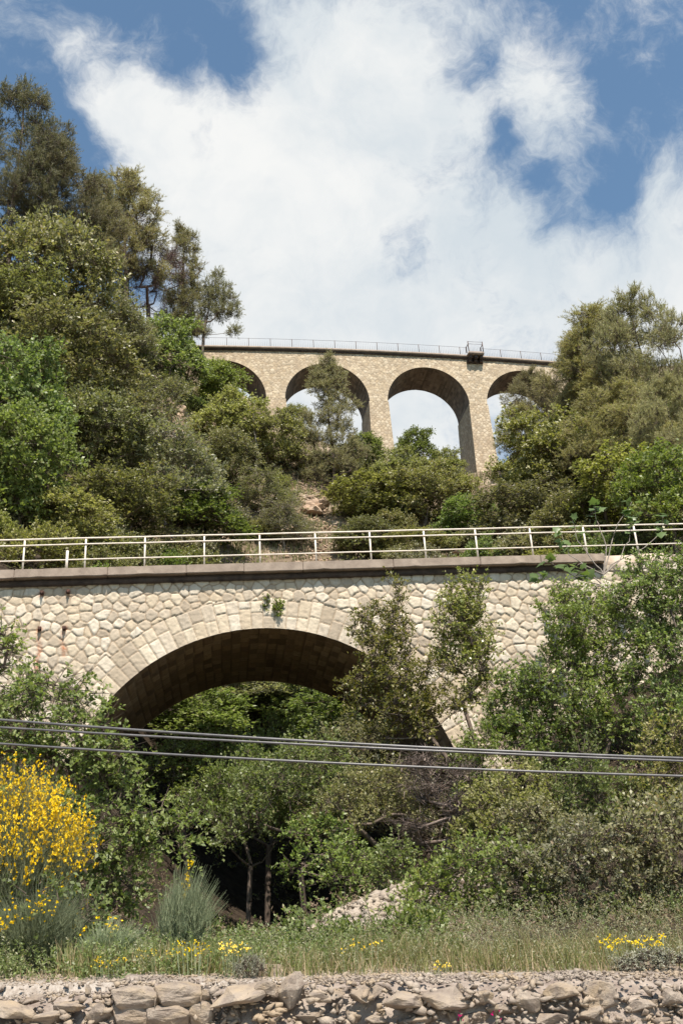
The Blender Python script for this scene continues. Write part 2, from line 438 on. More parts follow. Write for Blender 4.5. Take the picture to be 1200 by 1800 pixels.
def terrain(x, y):
    x = np.asarray(x, float); y = np.asarray(y, float); sh = x.shape
    X = x.ravel(); Yy = y.ravel()
    Z = np.empty_like(X)
    for i in range(0, len(X), 20000):
        r = np.hypot(X[i:i + 20000, None] - CP[None, :, 0], Yy[i:i + 20000, None] - CP[None, :, 1])
        Z[i:i + 20000] = _phi(r) @ _W[:-3] + _W[-3] + _W[-2] * X[i:i + 20000] + _W[-1] * Yy[i:i + 20000]
    far = sstep(100, 260, np.hypot(X, Yy - 40))
    Z = Z * (1 - far) + far * (8 + 14 * fbm(X / 160, Yy / 160, 5, 3))
    amp = sstep(15, 45, Yy) * (1 - far)
    Z = Z + amp * 1.6 * (fbm(X / 7, Yy / 7, 11, 4) - 0.5) + amp * 0.5 * (fbm(X / 1.7, Yy / 1.7, 12, 3) - 0.5)
    Z = Z + 0.10 * (fbm(X / 0.6, Yy / 0.6, 13, 3) - 0.5) * sstep(12.5, 14, Yy)
    # the road side: flat below the retaining wall
    k = sstep(12.15, 12.6, Yy)
    Z = Z * k
    return np.clip(Z, -1, 62).reshape(sh)


def ground_hit(u, v, ymin, ymax=90):
    d = ray(u, v); Ys = np.arange(ymin, ymax, 0.15)
    P = EYE[None] + d[None] * (Ys / d[1])[:, None]
    zt = terrain(P[:, 0], P[:, 1])
    k = np.nonzero(P[:, 2] <= zt)[0]
    if len(k) == 0: return None
    q = P[k[0]].copy(); q[2] = zt[k[0]]
    return q


def make_ground():
    tx = np.linspace(-1, 1, 421)
    xs = 62 * tx + 2600 * np.sign(tx) * np.maximum(np.abs(tx) - 0.82, 0) ** 2 * 20
    ty = np.linspace(0, 1, 440)
    ys = -12 + 112 * ty / 0.86
    ys = np.where(ty > 0.86, 100 + (ty - 0.86) * 130 + 6000 * (np.maximum(ty - 0.86, 0) / 0.14) ** 3, ys)
    X, Y = np.meshgrid(xs, ys)
    Z = terrain(X, Y)
    V = np.stack([X, Y, Z], -1).reshape(-1, 3)
    ny, nx = X.shape
    i = np.arange(ny - 1)[:, None] * nx + np.arange(nx - 1)[None]
    F = np.stack([i, i + 1, i + nx + 1, i + nx], -1).reshape(-1, 4)
    gr = (1 - sstep(12.9, 14.0, Y)) * 0.9
    sc = np.exp(-(((X + 0.2) / 1.6) ** 2 + ((Y - 19) / 3.5) ** 2)) * 1.1
    me = mesh_np('hillside', V, F, M['ground'], True, {'gravel': np.clip(gr + sc, 0, 1), 'litter': sstep(14.5, 16, Y) * (1 - sstep(46, 50, Y)) * (1 - sstep(16, 22, np.abs(X))) * (1 - np.clip(sc, 0, 1))})
    tag(link('ground', me), kind='structure')


make_ground()

# ------------------------------------------------------------------ masonry generator
def vor(s, z, cw, ch, seed):
    """irregular stones: returns border distance, id random"""
    gx = s / cw; gz = z / ch
    ix = np.floor(gx); iz = np.floor(gz)
    f1 = np.full(s.shape, 9.0); f2 = np.full(s.shape, 9.0); idr = np.zeros(s.shape)
    p1x = np.zeros(s.shape); p1z = np.zeros(s.shape); p2x = np.zeros(s.shape); p2z = np.zeros(s.shape)
    for a in (-2, -1, 0, 1, 2):
        for b_ in (-1, 0, 1):
            cx = ix + a; cz = iz + b_
            px = cx + 0.5 + 0.5 * (np.mod(cz, 2)) + 0.62 * (_h(cx, cz, seed) - 0.5)
            pz = cz + 0.5 + 0.62 * (_h(cx, cz, seed + 7) - 0.5)
            dd = np.hypot((px - gx) * cw, (pz - gz) * ch)
            r = _h(cx, cz, seed + 3)
            dd = dd - 0.05 * (r - 0.5)
            n1 = dd < f1
            n2 = (~n1) & (dd < f2)
            f2 = np.where(n1, f1, np.where(n2, dd, f2)); f1 = np.where(n1, dd, f1)
            idr = np.where(n1, r, idr)
    return (f2 - f1) * 0.5, idr


def wall_pattern(s, z, arches, ringw, cw, ch, depth, seed, vw=0.36):
    """height, stone id, joint mask; arches = [(sc, zc, R)]"""
    ws = s + 0.10 * (fbm(s / .5, z / .5, seed + 40, 3) - .5); wz = z + 0.10 * (fbm(s / .5, z / .5, seed + 50, 3) - .5)
    b, idr = vor(ws, wz, cw, ch, seed)
    ring_ = np.zeros(s.shape, bool)
    for (sc, zc, R) in arches:
        th = np.arctan2(z - zc, s - sc); r = np.hypot(s - sc, z - zc) - R
        a = th * (R + ringw * 0.4) / vw
        a = a + 0.12 * (vnoise(a, a * 0 + 1, seed) - .5)
        k = np.floor(a)
        da = (0.5 - np.abs(a - k - 0.5)) * vw
        h1 = ringw * (0.40 + 0.28 * _h(k, k * 0, seed + 60)); h2 = ringw * (0.88 + 0.22 * _h(k, k * 0, seed + 61))
        row = (r > h1).astype(float)
        dr = np.where(r < h1, np.minimum(h1 - r, r + 0.3), np.minimum(r - h1, h2 - r))
        inring = (r < h2) & (z > zc - 0.3)
        bb = np.minimum(da, dr); ring_ |= inring
        b = np.where(inring, np.minimum(bb, 9) * 1.0, np.minimum(b, np.where(z > zc - 0.3, np.abs(r - h2), 9)))
        idr = np.where(inring, _h(k, row, seed + 62), idr)
    e = np.clip(b / (0.20 * ch), 0, 1)
    h = depth * (1 - (1 - e) ** 2.6)
    h = h * (0.75 + 0.5 * idr) + depth * 0.8 * (fbm(s / (ch * .35), z / (ch * .35), seed + 70, 3) - 0.5)
    joint = (1 - sstep(0.004, 0.022, b)) * np.where(ring_, .65, .75) * (.5 + fbm(s / .4, z / .4, seed + 80, 3))
    h = np.where(ring_, h * .8, h)
    joint = np.clip(joint, 0, 1)
    return h, idr, joint


def face_grid(name, s0, s1, z0, ztop, step, arches, pat, matl, parent, y_of=None, rust=None, flip=False, inside_extra=None):
    """front wall in the local frame: x = s, z, outward = -y. ztop: function of s"""
    ns = int((s1 - s0) / step) + 1; S = np.linspace(s0, s1, ns)
    nz = int((ztop((s0 + s1) / 2) - z0) / step) + 1
    T = np.linspace(0, 1, nz)
    SS, TT = np.meshgrid(S, T)
    ZZ = z0 + (ztop(SS) - z0) * TT
    inside = np.zeros(SS.shape, bool); S2 = SS.copy(); Z2 = ZZ.copy()
    for (sc, zc, R) in arches:
        r = np.hypot(SS - sc, ZZ - zc)
        i1 = (ZZ >= zc) & (r < R); i2 = (ZZ < zc) & (np.abs(SS - sc) < R)
        inside |= i1 | i2
        k = np.where(i1, R / np.maximum(r, 1e-6), 1)
        S2 = np.where(i1, sc + (SS - sc) * k, S2); Z2 = np.where(i1, zc + (ZZ - zc) * k, Z2)
        S2 = np.where(i2, sc + np.sign(SS - sc + 1e-9) * R, S2)
    h, idr, jt = pat(S2, Z2)
    base = y_of(S2, Z2) if y_of else 0.0
    Yc = base + (h if flip else -h)
    V = np.stack([S2, Yc, Z2], -1).reshape(-1, 3)
    i = np.arange(nz - 1)[:, None] * ns + np.arange(ns - 1)[None]
    F = np.stack([i, i + 1, i + ns + 1, i + ns], -1).reshape(-1, 4)
    keep = ~(inside.ravel()[F].all(1))
    F = F[keep]
    if flip: F = F[:, ::-1]
    ru = rust(S2, Z2) if rust else np.zeros(S2.shape)
    used = np.unique(F); remap = np.full(len(V), -1); remap[used] = np.arange(len(used))
    me = mesh_np(name, V[used], remap[F], matl, True, {'stone': idr.ravel()[used], 'joint': jt.ravel()[used], 'rust': ru.ravel()[used]})
    return link(name, me, parent)


def barrel(name, sc, zc, R, zbot, y0, y1, step, depth, matl, parent, seed, bw=0.55, bh=0.3, y_front=None):
    """soffit and jambs, stones in courses along the vault"""
    La = math.pi * R; H = zc - zbot; tot = La + 2 * H
    n = int(tot / step) + 1; m_ = max(4, int((y1 - y0) / step))
    a = np.linspace(0, tot, n)[:, None] + np.zeros((1, m_ + 1)); yy = np.linspace(y0, y1, m_ + 1)[None] + np.zeros((n, 1))
    th = math.pi - np.clip((a - H) / R, 0, math.pi)
    X = sc + R * np.cos(th); Z = zc + R * np.sin(th)
    Z = np.where(a < H, zbot + a, np.where(a > H + La, zc - (a - H - La), Z))
    nx = -np.cos(th); nz = -np.sin(th)
    nz = np.where((a < H) | (a > H + La), 0, nz)
    a = a + .10 * (vnoise(a / .7, yy / 2.5, seed + 9) - .5); row = np.floor(a / bh); off = _h(row, row * 0, seed)
    q = yy / bw + off * 3 + 0.25 * (vnoise(yy * 2, row, seed) - .5); k = np.floor(q)
    b = np.minimum((0.5 - np.abs(q - k - .5)) * bw, (0.5 - np.abs(a / bh - row - 0.5)) * bh)
    h = depth * (1 - (1 - np.clip(b / 0.05, 0, 1)) ** 2) + depth * .8 * (fbm(a / .2, yy / .2, seed, 3) - .5) - depth
    edge = np.minimum(sstep(y0, y0 + 0.1, yy), sstep(-y1, -y1 + 0.1, -yy)); h = h * edge
    V = np.stack([X + nx * h, yy + 0 * h, Z + nz * h], -1)
    if y_front is not None:
        V[:, :, 1] = y_front(V[:, :, 2]) + (V[:, :, 1] - y0)
    V = V.reshape(-1, 3)
    i = np.arange(n - 1)[:, None] * (m_ + 1) + np.arange(m_)[None]
    F = np.stack([i, i + 1, i + m_ + 2, i + m_ + 1], -1).reshape(-1, 4)
    idr = _h(row, k, seed + 5)
    me = mesh_np(name, V, F, matl, True, {'stone': idr.ravel(), 'joint': (1 - sstep(.006, .022, b)).ravel(), 'rust': np.zeros(idr.size)})
    return link(name, me, parent)


# ------------------------------------------------------------------ the near bridge
YAW1 = math.radians(7.5); G1 = 0.0162; W1 = 6.2
B1 = tag(empty('arch_bridge', (0, 30, 0), YAW1), 'pale rubble stone bridge with one wide round arch and a sloping deck, spanning the gully', 'bridge')
n1v = np.array([-math.sin(YAW1), math.cos(YAW1), 0]); s1v = np.array([math.cos(YAW1), math.sin(YAW1), 0])


def bp(s, d, z):
    return np.array([0, 30, 0]) + s1v * s + n1v * d + np.array([0, 0, z])


ARCH1 = [(-2.68, 5.23, 6.03)]
topz = lambda s: 13.37 + G1 * s            # top of coping
wall_top = lambda s: topz(s) - 0.30
iron_spots = []
for (u, v) in [(75, 1044), (121, 1042), (71, 1107), (114, 1106)]:
    d = ray(u, v); t_ = (n1v @ (np.array([0, 30, 0]) - EYE)) / (n1v @ d); Q = EYE + t_ * d
    iron_spots.append(((Q - np.array([0, 30, 0])) @ s1v, Q[2]))


def rustf(s, z):
    r = np.zeros(s.shape)
    for k, (a, c) in enumerate(iron_spots):
        L = [0.15, 0.2, 1.7, 0.95][k]
        wob = 0.04 * np.sin(z * 7 + k)
        w_ = np.exp(-((s - a - wob) / 0.075) ** 2)
        r = np.maximum(r, w_ * sstep(c - L, c - L * .75, z) * (z < c) * (0.35 + 0.9 * fbm(s / .3, z / .25, 90 + k, 2)))
        r = np.maximum(r, np.exp(-(((s - a) / .09) ** 2 + ((z - c) / .09) ** 2)))
    return r


pat1 = lambda s, z: wall_pattern(s, z, ARCH1, 0.98, 0.38, 0.27, 0.048, 3, 0.36)
face_grid('front_wall', -19, 19, 0.5, wall_top, 0.028, ARCH1, pat1, M['near_wall'], B1, rust=rustf)
face_grid('rear_wall', -19, 19, 0.5, wall_top, 0.12, ARCH1, pat1, M['near_wall'], B1, y_of=lambda s, z: s * 0 + W1, flip=True)
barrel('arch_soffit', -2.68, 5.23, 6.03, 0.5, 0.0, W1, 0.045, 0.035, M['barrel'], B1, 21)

# strip under the coping, near-black so its colour deepens the coping's shadow band
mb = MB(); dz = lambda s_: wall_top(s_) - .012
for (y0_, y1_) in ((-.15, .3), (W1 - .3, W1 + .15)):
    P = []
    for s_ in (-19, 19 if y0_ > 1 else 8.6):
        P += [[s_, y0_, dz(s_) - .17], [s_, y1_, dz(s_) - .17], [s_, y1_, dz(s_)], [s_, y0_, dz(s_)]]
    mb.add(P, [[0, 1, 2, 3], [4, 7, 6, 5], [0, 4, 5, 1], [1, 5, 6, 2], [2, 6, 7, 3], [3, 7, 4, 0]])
M['near_black'] = plain_mat('near_black_stone', (0.035, 0.024, 0.02), (0.10, 0.07, 0.055), 3.5, 0.95, bump=0.8, dist=0.03)  # shade under the coping put into the colour; viaduct cornice and corbels share it
mb.build('painted_shade_course', M['near_black'], B1)

# deck and coping stones
rng = random.Random(4)
mb = MB()
S_ = np.array([-19.0, 19.0])
mb.add([[-19, -.02, wall_top(-19) - .0], [19, -.02, wall_top(19)], [19, W1 + .02, wall_top(19)], [-19, W1 + .02, wall_top(-19)]], [[0, 1, 2, 3]])
mb.add([[-19, .35, topz(-19) - .12], [19, .35, topz(19) - .12], [19, W1 - .35, topz(19) - .12], [-19, W1 - .35, topz(-19) - .12]], [[0, 1, 2, 3]])
mb.build('track_bed', M['ballast'], B1)


def coping_stone(s0, s1, y0, y1, h, name='coping_stone', matl=None, seed=0):
    r = random.Random(seed)
    bm = bmesh.new()
    nseg = max(2, int((s1 - s0) / 0.22))
    vs = []
    for i in range(nseg + 1):
        s = s0 + (s1 - s0) * i / nseg; zt = topz(s)
        chip = 0.03 * max(0, r.random() - 0.72) * 3
        j = r.uniform(-.006, .006)
        vs.append([bm.verts.new((s, y0 + j + chip, zt)), bm.verts.new((s, y0 + j, zt - h + chip)), bm.verts.new((s, y1, zt - h)), bm.verts.new((s, y1, zt))])
    for i in range(nseg):
        for k in range(4):
            bm.faces.new([vs[i][k], vs[i][(k + 1) % 4], vs[i + 1][(k + 1) % 4], vs[i + 1][k]])
    bm.faces.new(vs[0][::-1]); bm.faces.new(vs[-1])
    bmesh.ops.recalc_face_normals(bm, faces=bm.faces)
    es = [e for e in bm.edges if len(e.link_faces) == 2 and e.calc_face_angle(0) > 0.8]
    bmesh.ops.bevel(bm, geom=es, offset=0.018, segments=2, affect='EDGES')
    me = bpy.data.meshes.new(name); bm.to_mesh(me); bm.free(); me.materials.append(matl or M['coping'])
    return link(name, me, B1)


s = -19.0; k = 0; CEND = 8.62
while s < CEND - 0.1:
    L = rng.uniform(1.5, 3.2); e = min(s + L, CEND)
    coping_stone(s + .006, e - .006, -0.36, 0.36, 0.29 + rng.uniform(-.008, .012), seed=k); s = e; k += 1
s = -19.0
while s < 18.9:
    L = rng.uniform(2.5, 3.2); e = min(s + L, 19)
    coping_stone(s + .006, e - .006, W1 - .36, W1 + .24, 0.3, seed=k); s = e; k += 1
# right end: low masonry parapet block in place of the coping
mb = MB()
for (a, b_, h0, h1) in [(8.64, 9.9, -.62, .02), (9.92, 10.8, -.5, .06), (10.82, 19, -.45, .0)]:
    P = [[a, -.05, topz(a) + h0], [b_, -.05, topz(b_) + h0], [b_, .4, topz(b_) + h0], [a, .4, topz(a) + h0],
         [a, -.05, topz(a) + h1], [b_, -.05, topz(b_) + h1], [b_, .4, topz(b_) + h1], [a, .4, topz(a) + h1]]
    mb.add(P, [[0, 3, 2, 1], [4, 5, 6, 7], [0, 1, 5, 4], [1, 2, 6, 5], [2, 3, 7, 6], [3, 0, 4, 7]])
M['endblock'] = plain_mat('rendered_end_block', (0.38, 0.29, 0.22), (0.55, 0.46, 0.37), 3, 0.92, bump=0.7, dist=0.02)
mb.build('end_parapet', M['endblock'], B1)

for (a, c) in iron_spots:
    mb = MB()
    mb.box((a, -0.06, c), (.10, .16, .12)); mb.tube([(a, -.12, c), (a + .01, -.2, c - .02), (a + .01, -.22, c - .07)], [.035, .03, .02], 7)
    mb.build('iron_stub', M['rust'], B1)


# railing on the near bridge
def pix_s(u, v):
    d = ray(u, v); t_ = (n1v @ (np.array([0, 30, 0]) - EYE)) / (n1v @ d); Q = EYE + t_ * d
    return (Q - np.array([0, 30, 0])) @ s1v


RL = tag(empty('bridge_railing', bp(0, 0.05, 13.37), YAW1), 'cream painted three-bar pipe railing with thin posts along the front edge of the near bridge', 'railing')
posts = [pix_s(u, 960) for u in (43, 151, 255, 359, 457, 555, 651, 747, 838, 935, 1030, 1120)]
posts = [posts[0] - 1.8 * k for k in (5, 4, 3, 2, 1)] + posts + [posts[-1] + 1.85 * k for k in (1, 2, 3, 4, 5)]
for i, ps in enumerate(posts):
    mb = MB(); zb = G1 * ps
    lean = rng.uniform(-.012, .012)
    mb.box((ps + lean / 2, 0, zb + .56), (.05, .05, 1.12)); mb.box((ps, 0, zb + .012), (.14, .14, .02)); mb.tube([(ps, -.03, zb + .95), (ps, .03, zb + .95)], .03, 6)
    mb.build('post', M['rail'], RL)
for h, r in ((1.16, .027), (0.94, .024), (0.42, .022)):
    mb = MB()
    ss = np.linspace(posts[0] - .2, posts[-1] + .2, 60)
    zz = G1 * ss + h + 0.003 * np.sin(ss * 1.7 + h * 3)
    mb.tube(np.stack([ss, ss * 0 - (.035 if h < 1.1 else 0), zz], -1), r, 8)
    mb.build('rail', M['rail'], RL, True)
sp = pix_s(118, 985)
ST = tag(empty('post_stub', bp(sp, 0.02, topz(sp)), YAW1), 'short broken-off pale post standing on the coping between the two leftmost tall railing posts', 'post stub')
mb = MB(); mb.box((0, 0, .36), (.075, .075, .72)); mb.build('shaft', M['rail'], ST)
mb = MB(); mb.tube([(0, 0, .72), (.01, 0, .82)], [.022, .012], 6); mb.build('broken_tip', M['iron'], ST)

# ------------------------------------------------------------------ the high viaduct
YAW2 = math.radians(10); W2 = 4.1; ZT = 54.95; ZS = 49.38; RV = 3.96; PITCHV = 9.65; CV0 = 9.0


def gz(s_): return .0022 * s_ - .0012 * s_ ** 2


V2 = tag(empty('stone_viaduct', (0, 80, 0), YAW2), 'tall beige stone viaduct with slender tapering piers and round arches, high against the sky', 'viaduct')
ARC2 = [(CV0 + PITCHV * k, ZS, RV) for k in (-2, -1, 0, 1)]
pat2 = lambda s, z: wall_pattern(s, z, ARC2, 0.62, 0.36, 0.26, 0.035, 31, 0.3)
sA, sB = ARC2[0][0] - PITCHV / 2, ARC2[-1][0] + PITCHV / 2 + 4
face_grid('front_spandrel_wall', sA - 5, sB, ZS, lambda s: ZT - .34 + gz(s), 0.055, ARC2, pat2, M['via_wall'], V2)
face_grid('rear_spandrel_wall', sA - 5, sB, ZS, lambda s: ZT - .34 + gz(s), 0.2, ARC2, pat2, M['via_wall'], V2, y_of=lambda s, z: s * 0 + W2, flip=True)
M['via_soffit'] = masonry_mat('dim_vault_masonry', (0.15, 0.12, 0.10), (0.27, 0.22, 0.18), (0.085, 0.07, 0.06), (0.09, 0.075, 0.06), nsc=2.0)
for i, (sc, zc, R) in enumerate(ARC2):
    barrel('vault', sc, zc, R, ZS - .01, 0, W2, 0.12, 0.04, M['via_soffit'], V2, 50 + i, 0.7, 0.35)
FB = 1 / 28.0; SB = 1 / 45.0


def pier(cs, zb):
    hw = PITCHV / 2 - RV
    H = ZS - zb; step = 0.06
    nz = int(H / step); faces = []
    e = empty_part = bpy.data.objects.new('pier', None)
    zs = np.linspace(zb, ZS, nz + 1)
    mbV = []; mbF = []; A1 = []; A2 = []; off = 0
    def prof(z): return hw + 0.06 + (ZS - z) * SB, -0.06 - (ZS - z) * FB, W2 + .06 + (ZS - z) * FB
    for side in range(4):
        if side in (0, 2): n = int(2.3 / step)
        else: n = int(5.2 / step)
        t = np.linspace(0, 1, n + 1)
        Tt, Zz = np.meshgrid(t, zs)
        w_, yf, yb = prof(Zz)
        if side == 0: X = cs - w_ + 2 * w_ * Tt; Y = yf; nx, ny = 0, -1; U = X
        elif side == 1: X = cs + w_ + 0 * Tt; Y = yf + (yb - yf) * Tt; nx, ny = 1, 0; U = Y + 33
        elif side == 2: X = cs + w_ - 2 * w_ * Tt; Y = yb; nx, ny = 0, 1; U = X + 71
        else: X = cs - w_ + 0 * Tt; Y = yb + (yf - yb) * Tt; nx, ny = -1, 0; U = Y + 99
        b, idr = vor(U, Zz, 0.38, 0.24, 77 + int(cs) % 13)
        h = 0.03 * (1 - (1 - np.clip(b / .05, 0, 1)) ** 2) - .03
        h = h * np.minimum(1, np.minimum(Tt, 1 - Tt) * n / 1.0)
        V = np.stack([X + nx * h, Y + ny * h, Zz], -1).reshape(-1, 3)
        i = np.arange(nz)[:, None] * (n + 1) + np.arange(n)[None]
        F = np.stack([i, i + 1, i + n + 2, i + n + 1], -1).reshape(-1, 4)
        mbV.append(V); mbF.append(F + off); off += len(V); A1.append(idr.ravel()); A2.append((1 - sstep(.008, .03, b)).ravel())
    # top ledge
    w_, yf, yb = prof(ZS)
    V = [[cs - w_, yf, ZS], [cs + w_, yf, ZS], [cs + w_, yb, ZS], [cs - w_, yb, ZS]]
    mbV.append(np.array(V)); mbF.append(np.array([[0, 1, 2, 3]]) + off); A1.append(np.full(4, .5)); A2.append(np.zeros(4))
    a1 = np.concatenate(A1)
    me = mesh_np('pier', np.vstack(mbV), np.vstack(mbF), M['via_wall'], False, {'stone': a1, 'joint': np.concatenate(A2), 'rust': a1 * 0})
    bpy.data.objects.remove(e)
    return link('pier', me, V2)


for k, zb in ((-2, 44), (-1, 42.5), (0, 40.5), (1, 38.5), (2, 44)):
    pier(CV0 - PITCHV / 2 + PITCHV * k + 0.0, zb)
# cornice: lower dark band and upper coping
def sbox(mb_, s0, s1, y0, y1, z0, z1):
    S_ = np.linspace(s0, s1, 40)
    P = np.array([[s_, y_, ZT + gz(s_) + z_] for s_ in S_ for (y_, z_) in ((y0, z0), (y1, z0), (y1, z1), (y0, z1))])
    F = [[4 * q + k_, 4 * q + (k_ + 1) % 4, 4 * q + 4 + (k_ + 1) % 4, 4 * q + 4 + k_] for q in range(39) for k_ in range(4)]
    mb_.add(P, F)


for (y0, y1, z0, z1, nm, mt) in [(-.16, W2 + .16, -.38, -.20, 'cornice', 'near_black'), (-.30, W2 + .30, -.199, 0, 'coping', 'coping')]:
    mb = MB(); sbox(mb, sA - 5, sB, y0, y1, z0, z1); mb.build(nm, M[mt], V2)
# refuge balcony on three corbels
RF = 14.0; ZR = ZT + gz(RF)
mb = MB(); mb.box((RF, -.55, ZR - .06), (1.55, .66, .24)); mb.build('refuge_slab', M['coping'], V2)
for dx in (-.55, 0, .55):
    mb = MB(); mb.box((RF + dx, -.42, ZR - .38), (.26, .55, .38)); mb.box((RF + dx, -.25, ZR - .68), (.26, .36, .24)); mb.build('corbel', M['near_black'], V2)
mb = MB(); mb.box((RF, -.06, ZR - .52), (1.6, .2, .62)); mb.build('corbel_backing', M['near_black'], V2)

VR = tag(empty('viaduct_railing', (Matrix.Rotation(YAW2, 3, 'Z') @ Vector((0, -.1, 0)) + Vector((0, 80, ZT))), YAW2), 'fine grey iron railing with closely set bars along the top of the high viaduct', 'railing')
ps = np.arange(sA - 3, sB, 2.05)
for i, p_ in enumerate(ps):
    zz = gz(p_)
    if not (RF - .7 < p_ < RF + .7):
        mb = MB(); mb.box((p_, 0, .5 + zz), (.05, .05, 1.0)); mb.build('post', M['iron'], VR)
    if i + 1 < len(ps):
        mb = MB()
        for q in np.arange(p_ + .17, p_ + 2.0, .17):
            if RF - .72 < q < RF + .72: continue
            mb.box((q, 0, .5 + gz(q)), (.016, .016, .86))
        if mb.n: mb.build('bar_panel', M['greyiron'], VR)
for z_ in (.98, .09):
    for (a_, b_) in ((ps[0], RF - .72), (RF + .72, ps[-1])):
        mb = MB(); mb.tube([(q, 0, z_ + gz(q)) for q in np.linspace(a_, b_, 20)], .02, 5); mb.build('rail', M['greyiron'], VR)
ZF = gz(RF)
mb = MB()
for x in (-.72, .72):
    mb.box((RF + x, -.72, .62 + ZF), (.07, .07, 1.24)); mb.box((RF + x, -.36, .95 + ZF), (.05, .72, .05)); mb.box((RF + x, -.02, .7 + ZF), (.09, .09, .7))
mb.build('refuge_frame', M['iron'], VR)
mb = MB()
for z_ in (.95, 1.2, .1): mb.box((RF, -.72, z_ + ZF), (1.4, .035, .035))
for q in np.arange(-.56, .6, .14): mb.box((RF + q, -.72, .52 + ZF), (.016, .016, .86))
mb.build('refuge_bars', M['greyiron'], VR)

# ------------------------------------------------------------------ plant generator
def nrm(a): return a / (np.linalg.norm(a, axis=-1, keepdims=True) + 1e-9)


def leaves(o, d, L, k, ll, lw, R, droop=0.0, spread=0.9, upn=0.8, tmin=0.25):
    """leaves set along twigs; returns V, F (quads)"""
    m_ = len(o)
    t = R.uniform(tmin, 1, (m_, k))
    pos = o[:, None] + d[:, None] * (L[:, None] * t)[..., None]
    pos[..., 2] -= droop * (t ** 2) * L[:, None]
    p = R.normal(size=(m_, k, 3)); p = nrm(p - (p * d[:, None]).sum(-1, keepdims=True) * d[:, None])
    a = nrm(0.6 * d[:, None] + spread * p + np.array([0, 0, .15 - droop * .6]) + 0.25 * R.normal(size=(m_, k, 3)))
    n = R.normal(size=(m_, k, 3)) * 0.62 + np.array(SUN_DIR) * upn; n = nrm(n - (n * a).sum(-1, keepdims=True) * a)
    b = np.cross(a, n)
    sz = R.uniform(.5, 1.4, (m_, k, 1))
    l_ = ll * sz; w_ = lw * sz * .5
    v0 = pos; v1 = pos + a * l_ * .48 + b * w_ + n * w_ * .35; v2 = pos + a * l_; v3 = pos + a * l_ * .48 - b * w_ + n * w_ * .35
    V = np.stack([v0, v1, v2, v3], 2).reshape(-1, 3)
    F = np.arange(len(V)).reshape(-1, 4)
    return V, F


def needles(o, d, L, k, ll, lw, R):
    m_ = len(o)
    t = R.uniform(.15, 1, (m_, k))
    pos = o[:, None] + d[:, None] * (L[:, None] * t)[..., None]
    a = nrm(0.75 * d[:, None] + 0.75 * R.normal(size=(m_, k, 3)) + np.array([0, 0, .35]))
    n = nrm(R.normal(size=(m_, k, 3)) * .7 + np.array(SUN_DIR) * .9); b = nrm(np.cross(a, n))
    sz = R.uniform(.6, 1.3, (m_, k, 1))
    V = np.stack([pos - b * lw / 2, pos + b * lw / 2, pos + a * ll * sz], 2).reshape(-1, 3)
    return V, np.arange(len(V)).reshape(-1, 3)


def skeleton(clumps, trunk, R, bend=0.12, up=0.25):
    """clumps joined one by one to the nearest branch; returns nodes, parents"""
    P = [np.array(p, float) for p in trunk]; par = [-1] + list(range(len(trunk) - 1))
    order = np.argsort(np.linalg.norm(clumps - trunk[0], axis=1))
    tips = {}
    ntr = len(trunk)
    for ci in order:
        c = clumps[ci]; A = np.array(P)
        dd = np.linalg.norm(A - c, axis=1) + 0.8 * np.maximum(A[:, 2] - c[2], 0)
        dd[0] += 0.3
        j = int(np.argmin(dd)); a = P[j]; L = np.linalg.norm(c - a)
        k = max(1, int(L / 0.45)); prev = j
        off = R.normal(size=3) * L * bend
        for q in range(1, k + 1):
            t = q / k
            w_ = math.sin(math.pi * t)
            p = a * (1 - t) + c * t + off * w_ + np.array([0, 0, -up * .3 * L]) * w_
            P.append(p); par.append(prev); prev = len(P) - 1
        tips[ci] = prev
    return np.array(P), np.array(par)


def tubes(P, par, r_tip, r_base, sides=5, power=0.5):
    n = len(P); cnt = np.zeros(n); kids = np.bincount(par[par >= 0], minlength=n)
    cnt[kids == 0] = 1
    for i in range(n - 1, 0, -1): cnt[par[i]] += cnt[i]
    r = r_tip * cnt ** power
    if r[0] > 0: sc_ = r_base / r[0]; r = np.maximum(r_tip, r * (1 + (sc_ - 1) * (cnt / cnt[0]) ** .5))
    i = np.arange(1, n); a = P[par[i]]; b = P[i]; T = nrm(b - a)
    ref = np.where(np.abs(T[:, 2:3]) > .9, [[1., 0, 0]], [[0, 0, 1.]])
    A = nrm(np.cross(T, ref)); B = np.cross(T, A)
    ang = np.arange(sides) * 2 * math.pi / sides
    ring = A[:, None] * np.cos(ang)[None, :, None] + B[:, None] * np.sin(ang)[None, :, None]
    r0 = np.minimum(r[par[i]], r[i] * 1.35)
    Va = a[:, None] + ring * r0[:, None, None]; Vb = (b + T * r[i][:, None] * .3)[:, None] + ring * r[i][:, None, None]
    V = np.stack([Va, Vb], 1).reshape(-1, 3)
    base = (np.arange(len(i)) * 2 * sides)[:, None]; j = np.arange(sides)[None]
    F = np.stack([base + j, base + (j + 1) % sides, base + sides + (j + 1) % sides, base + sides + j], -1).reshape(-1, 4)
    return V, F


def twig_tris(o, d, L, r):
    """thin tapering slips for twigs (two crossed triangles)"""
    ref = np.where(np.abs(d[:, 2:3]) > .9, [[1., 0, 0]], [[0, 0, 1.]])
    A = nrm(np.cross(d, ref)) * r; B = nrm(np.cross(d, A)) * r
    e = o + d * L[:, None]
    V = np.stack([o - A, o + A, e, o - B, o + B, e], 1).reshape(-1, 3)
    return V, np.arange(len(V)).reshape(-1, 3)


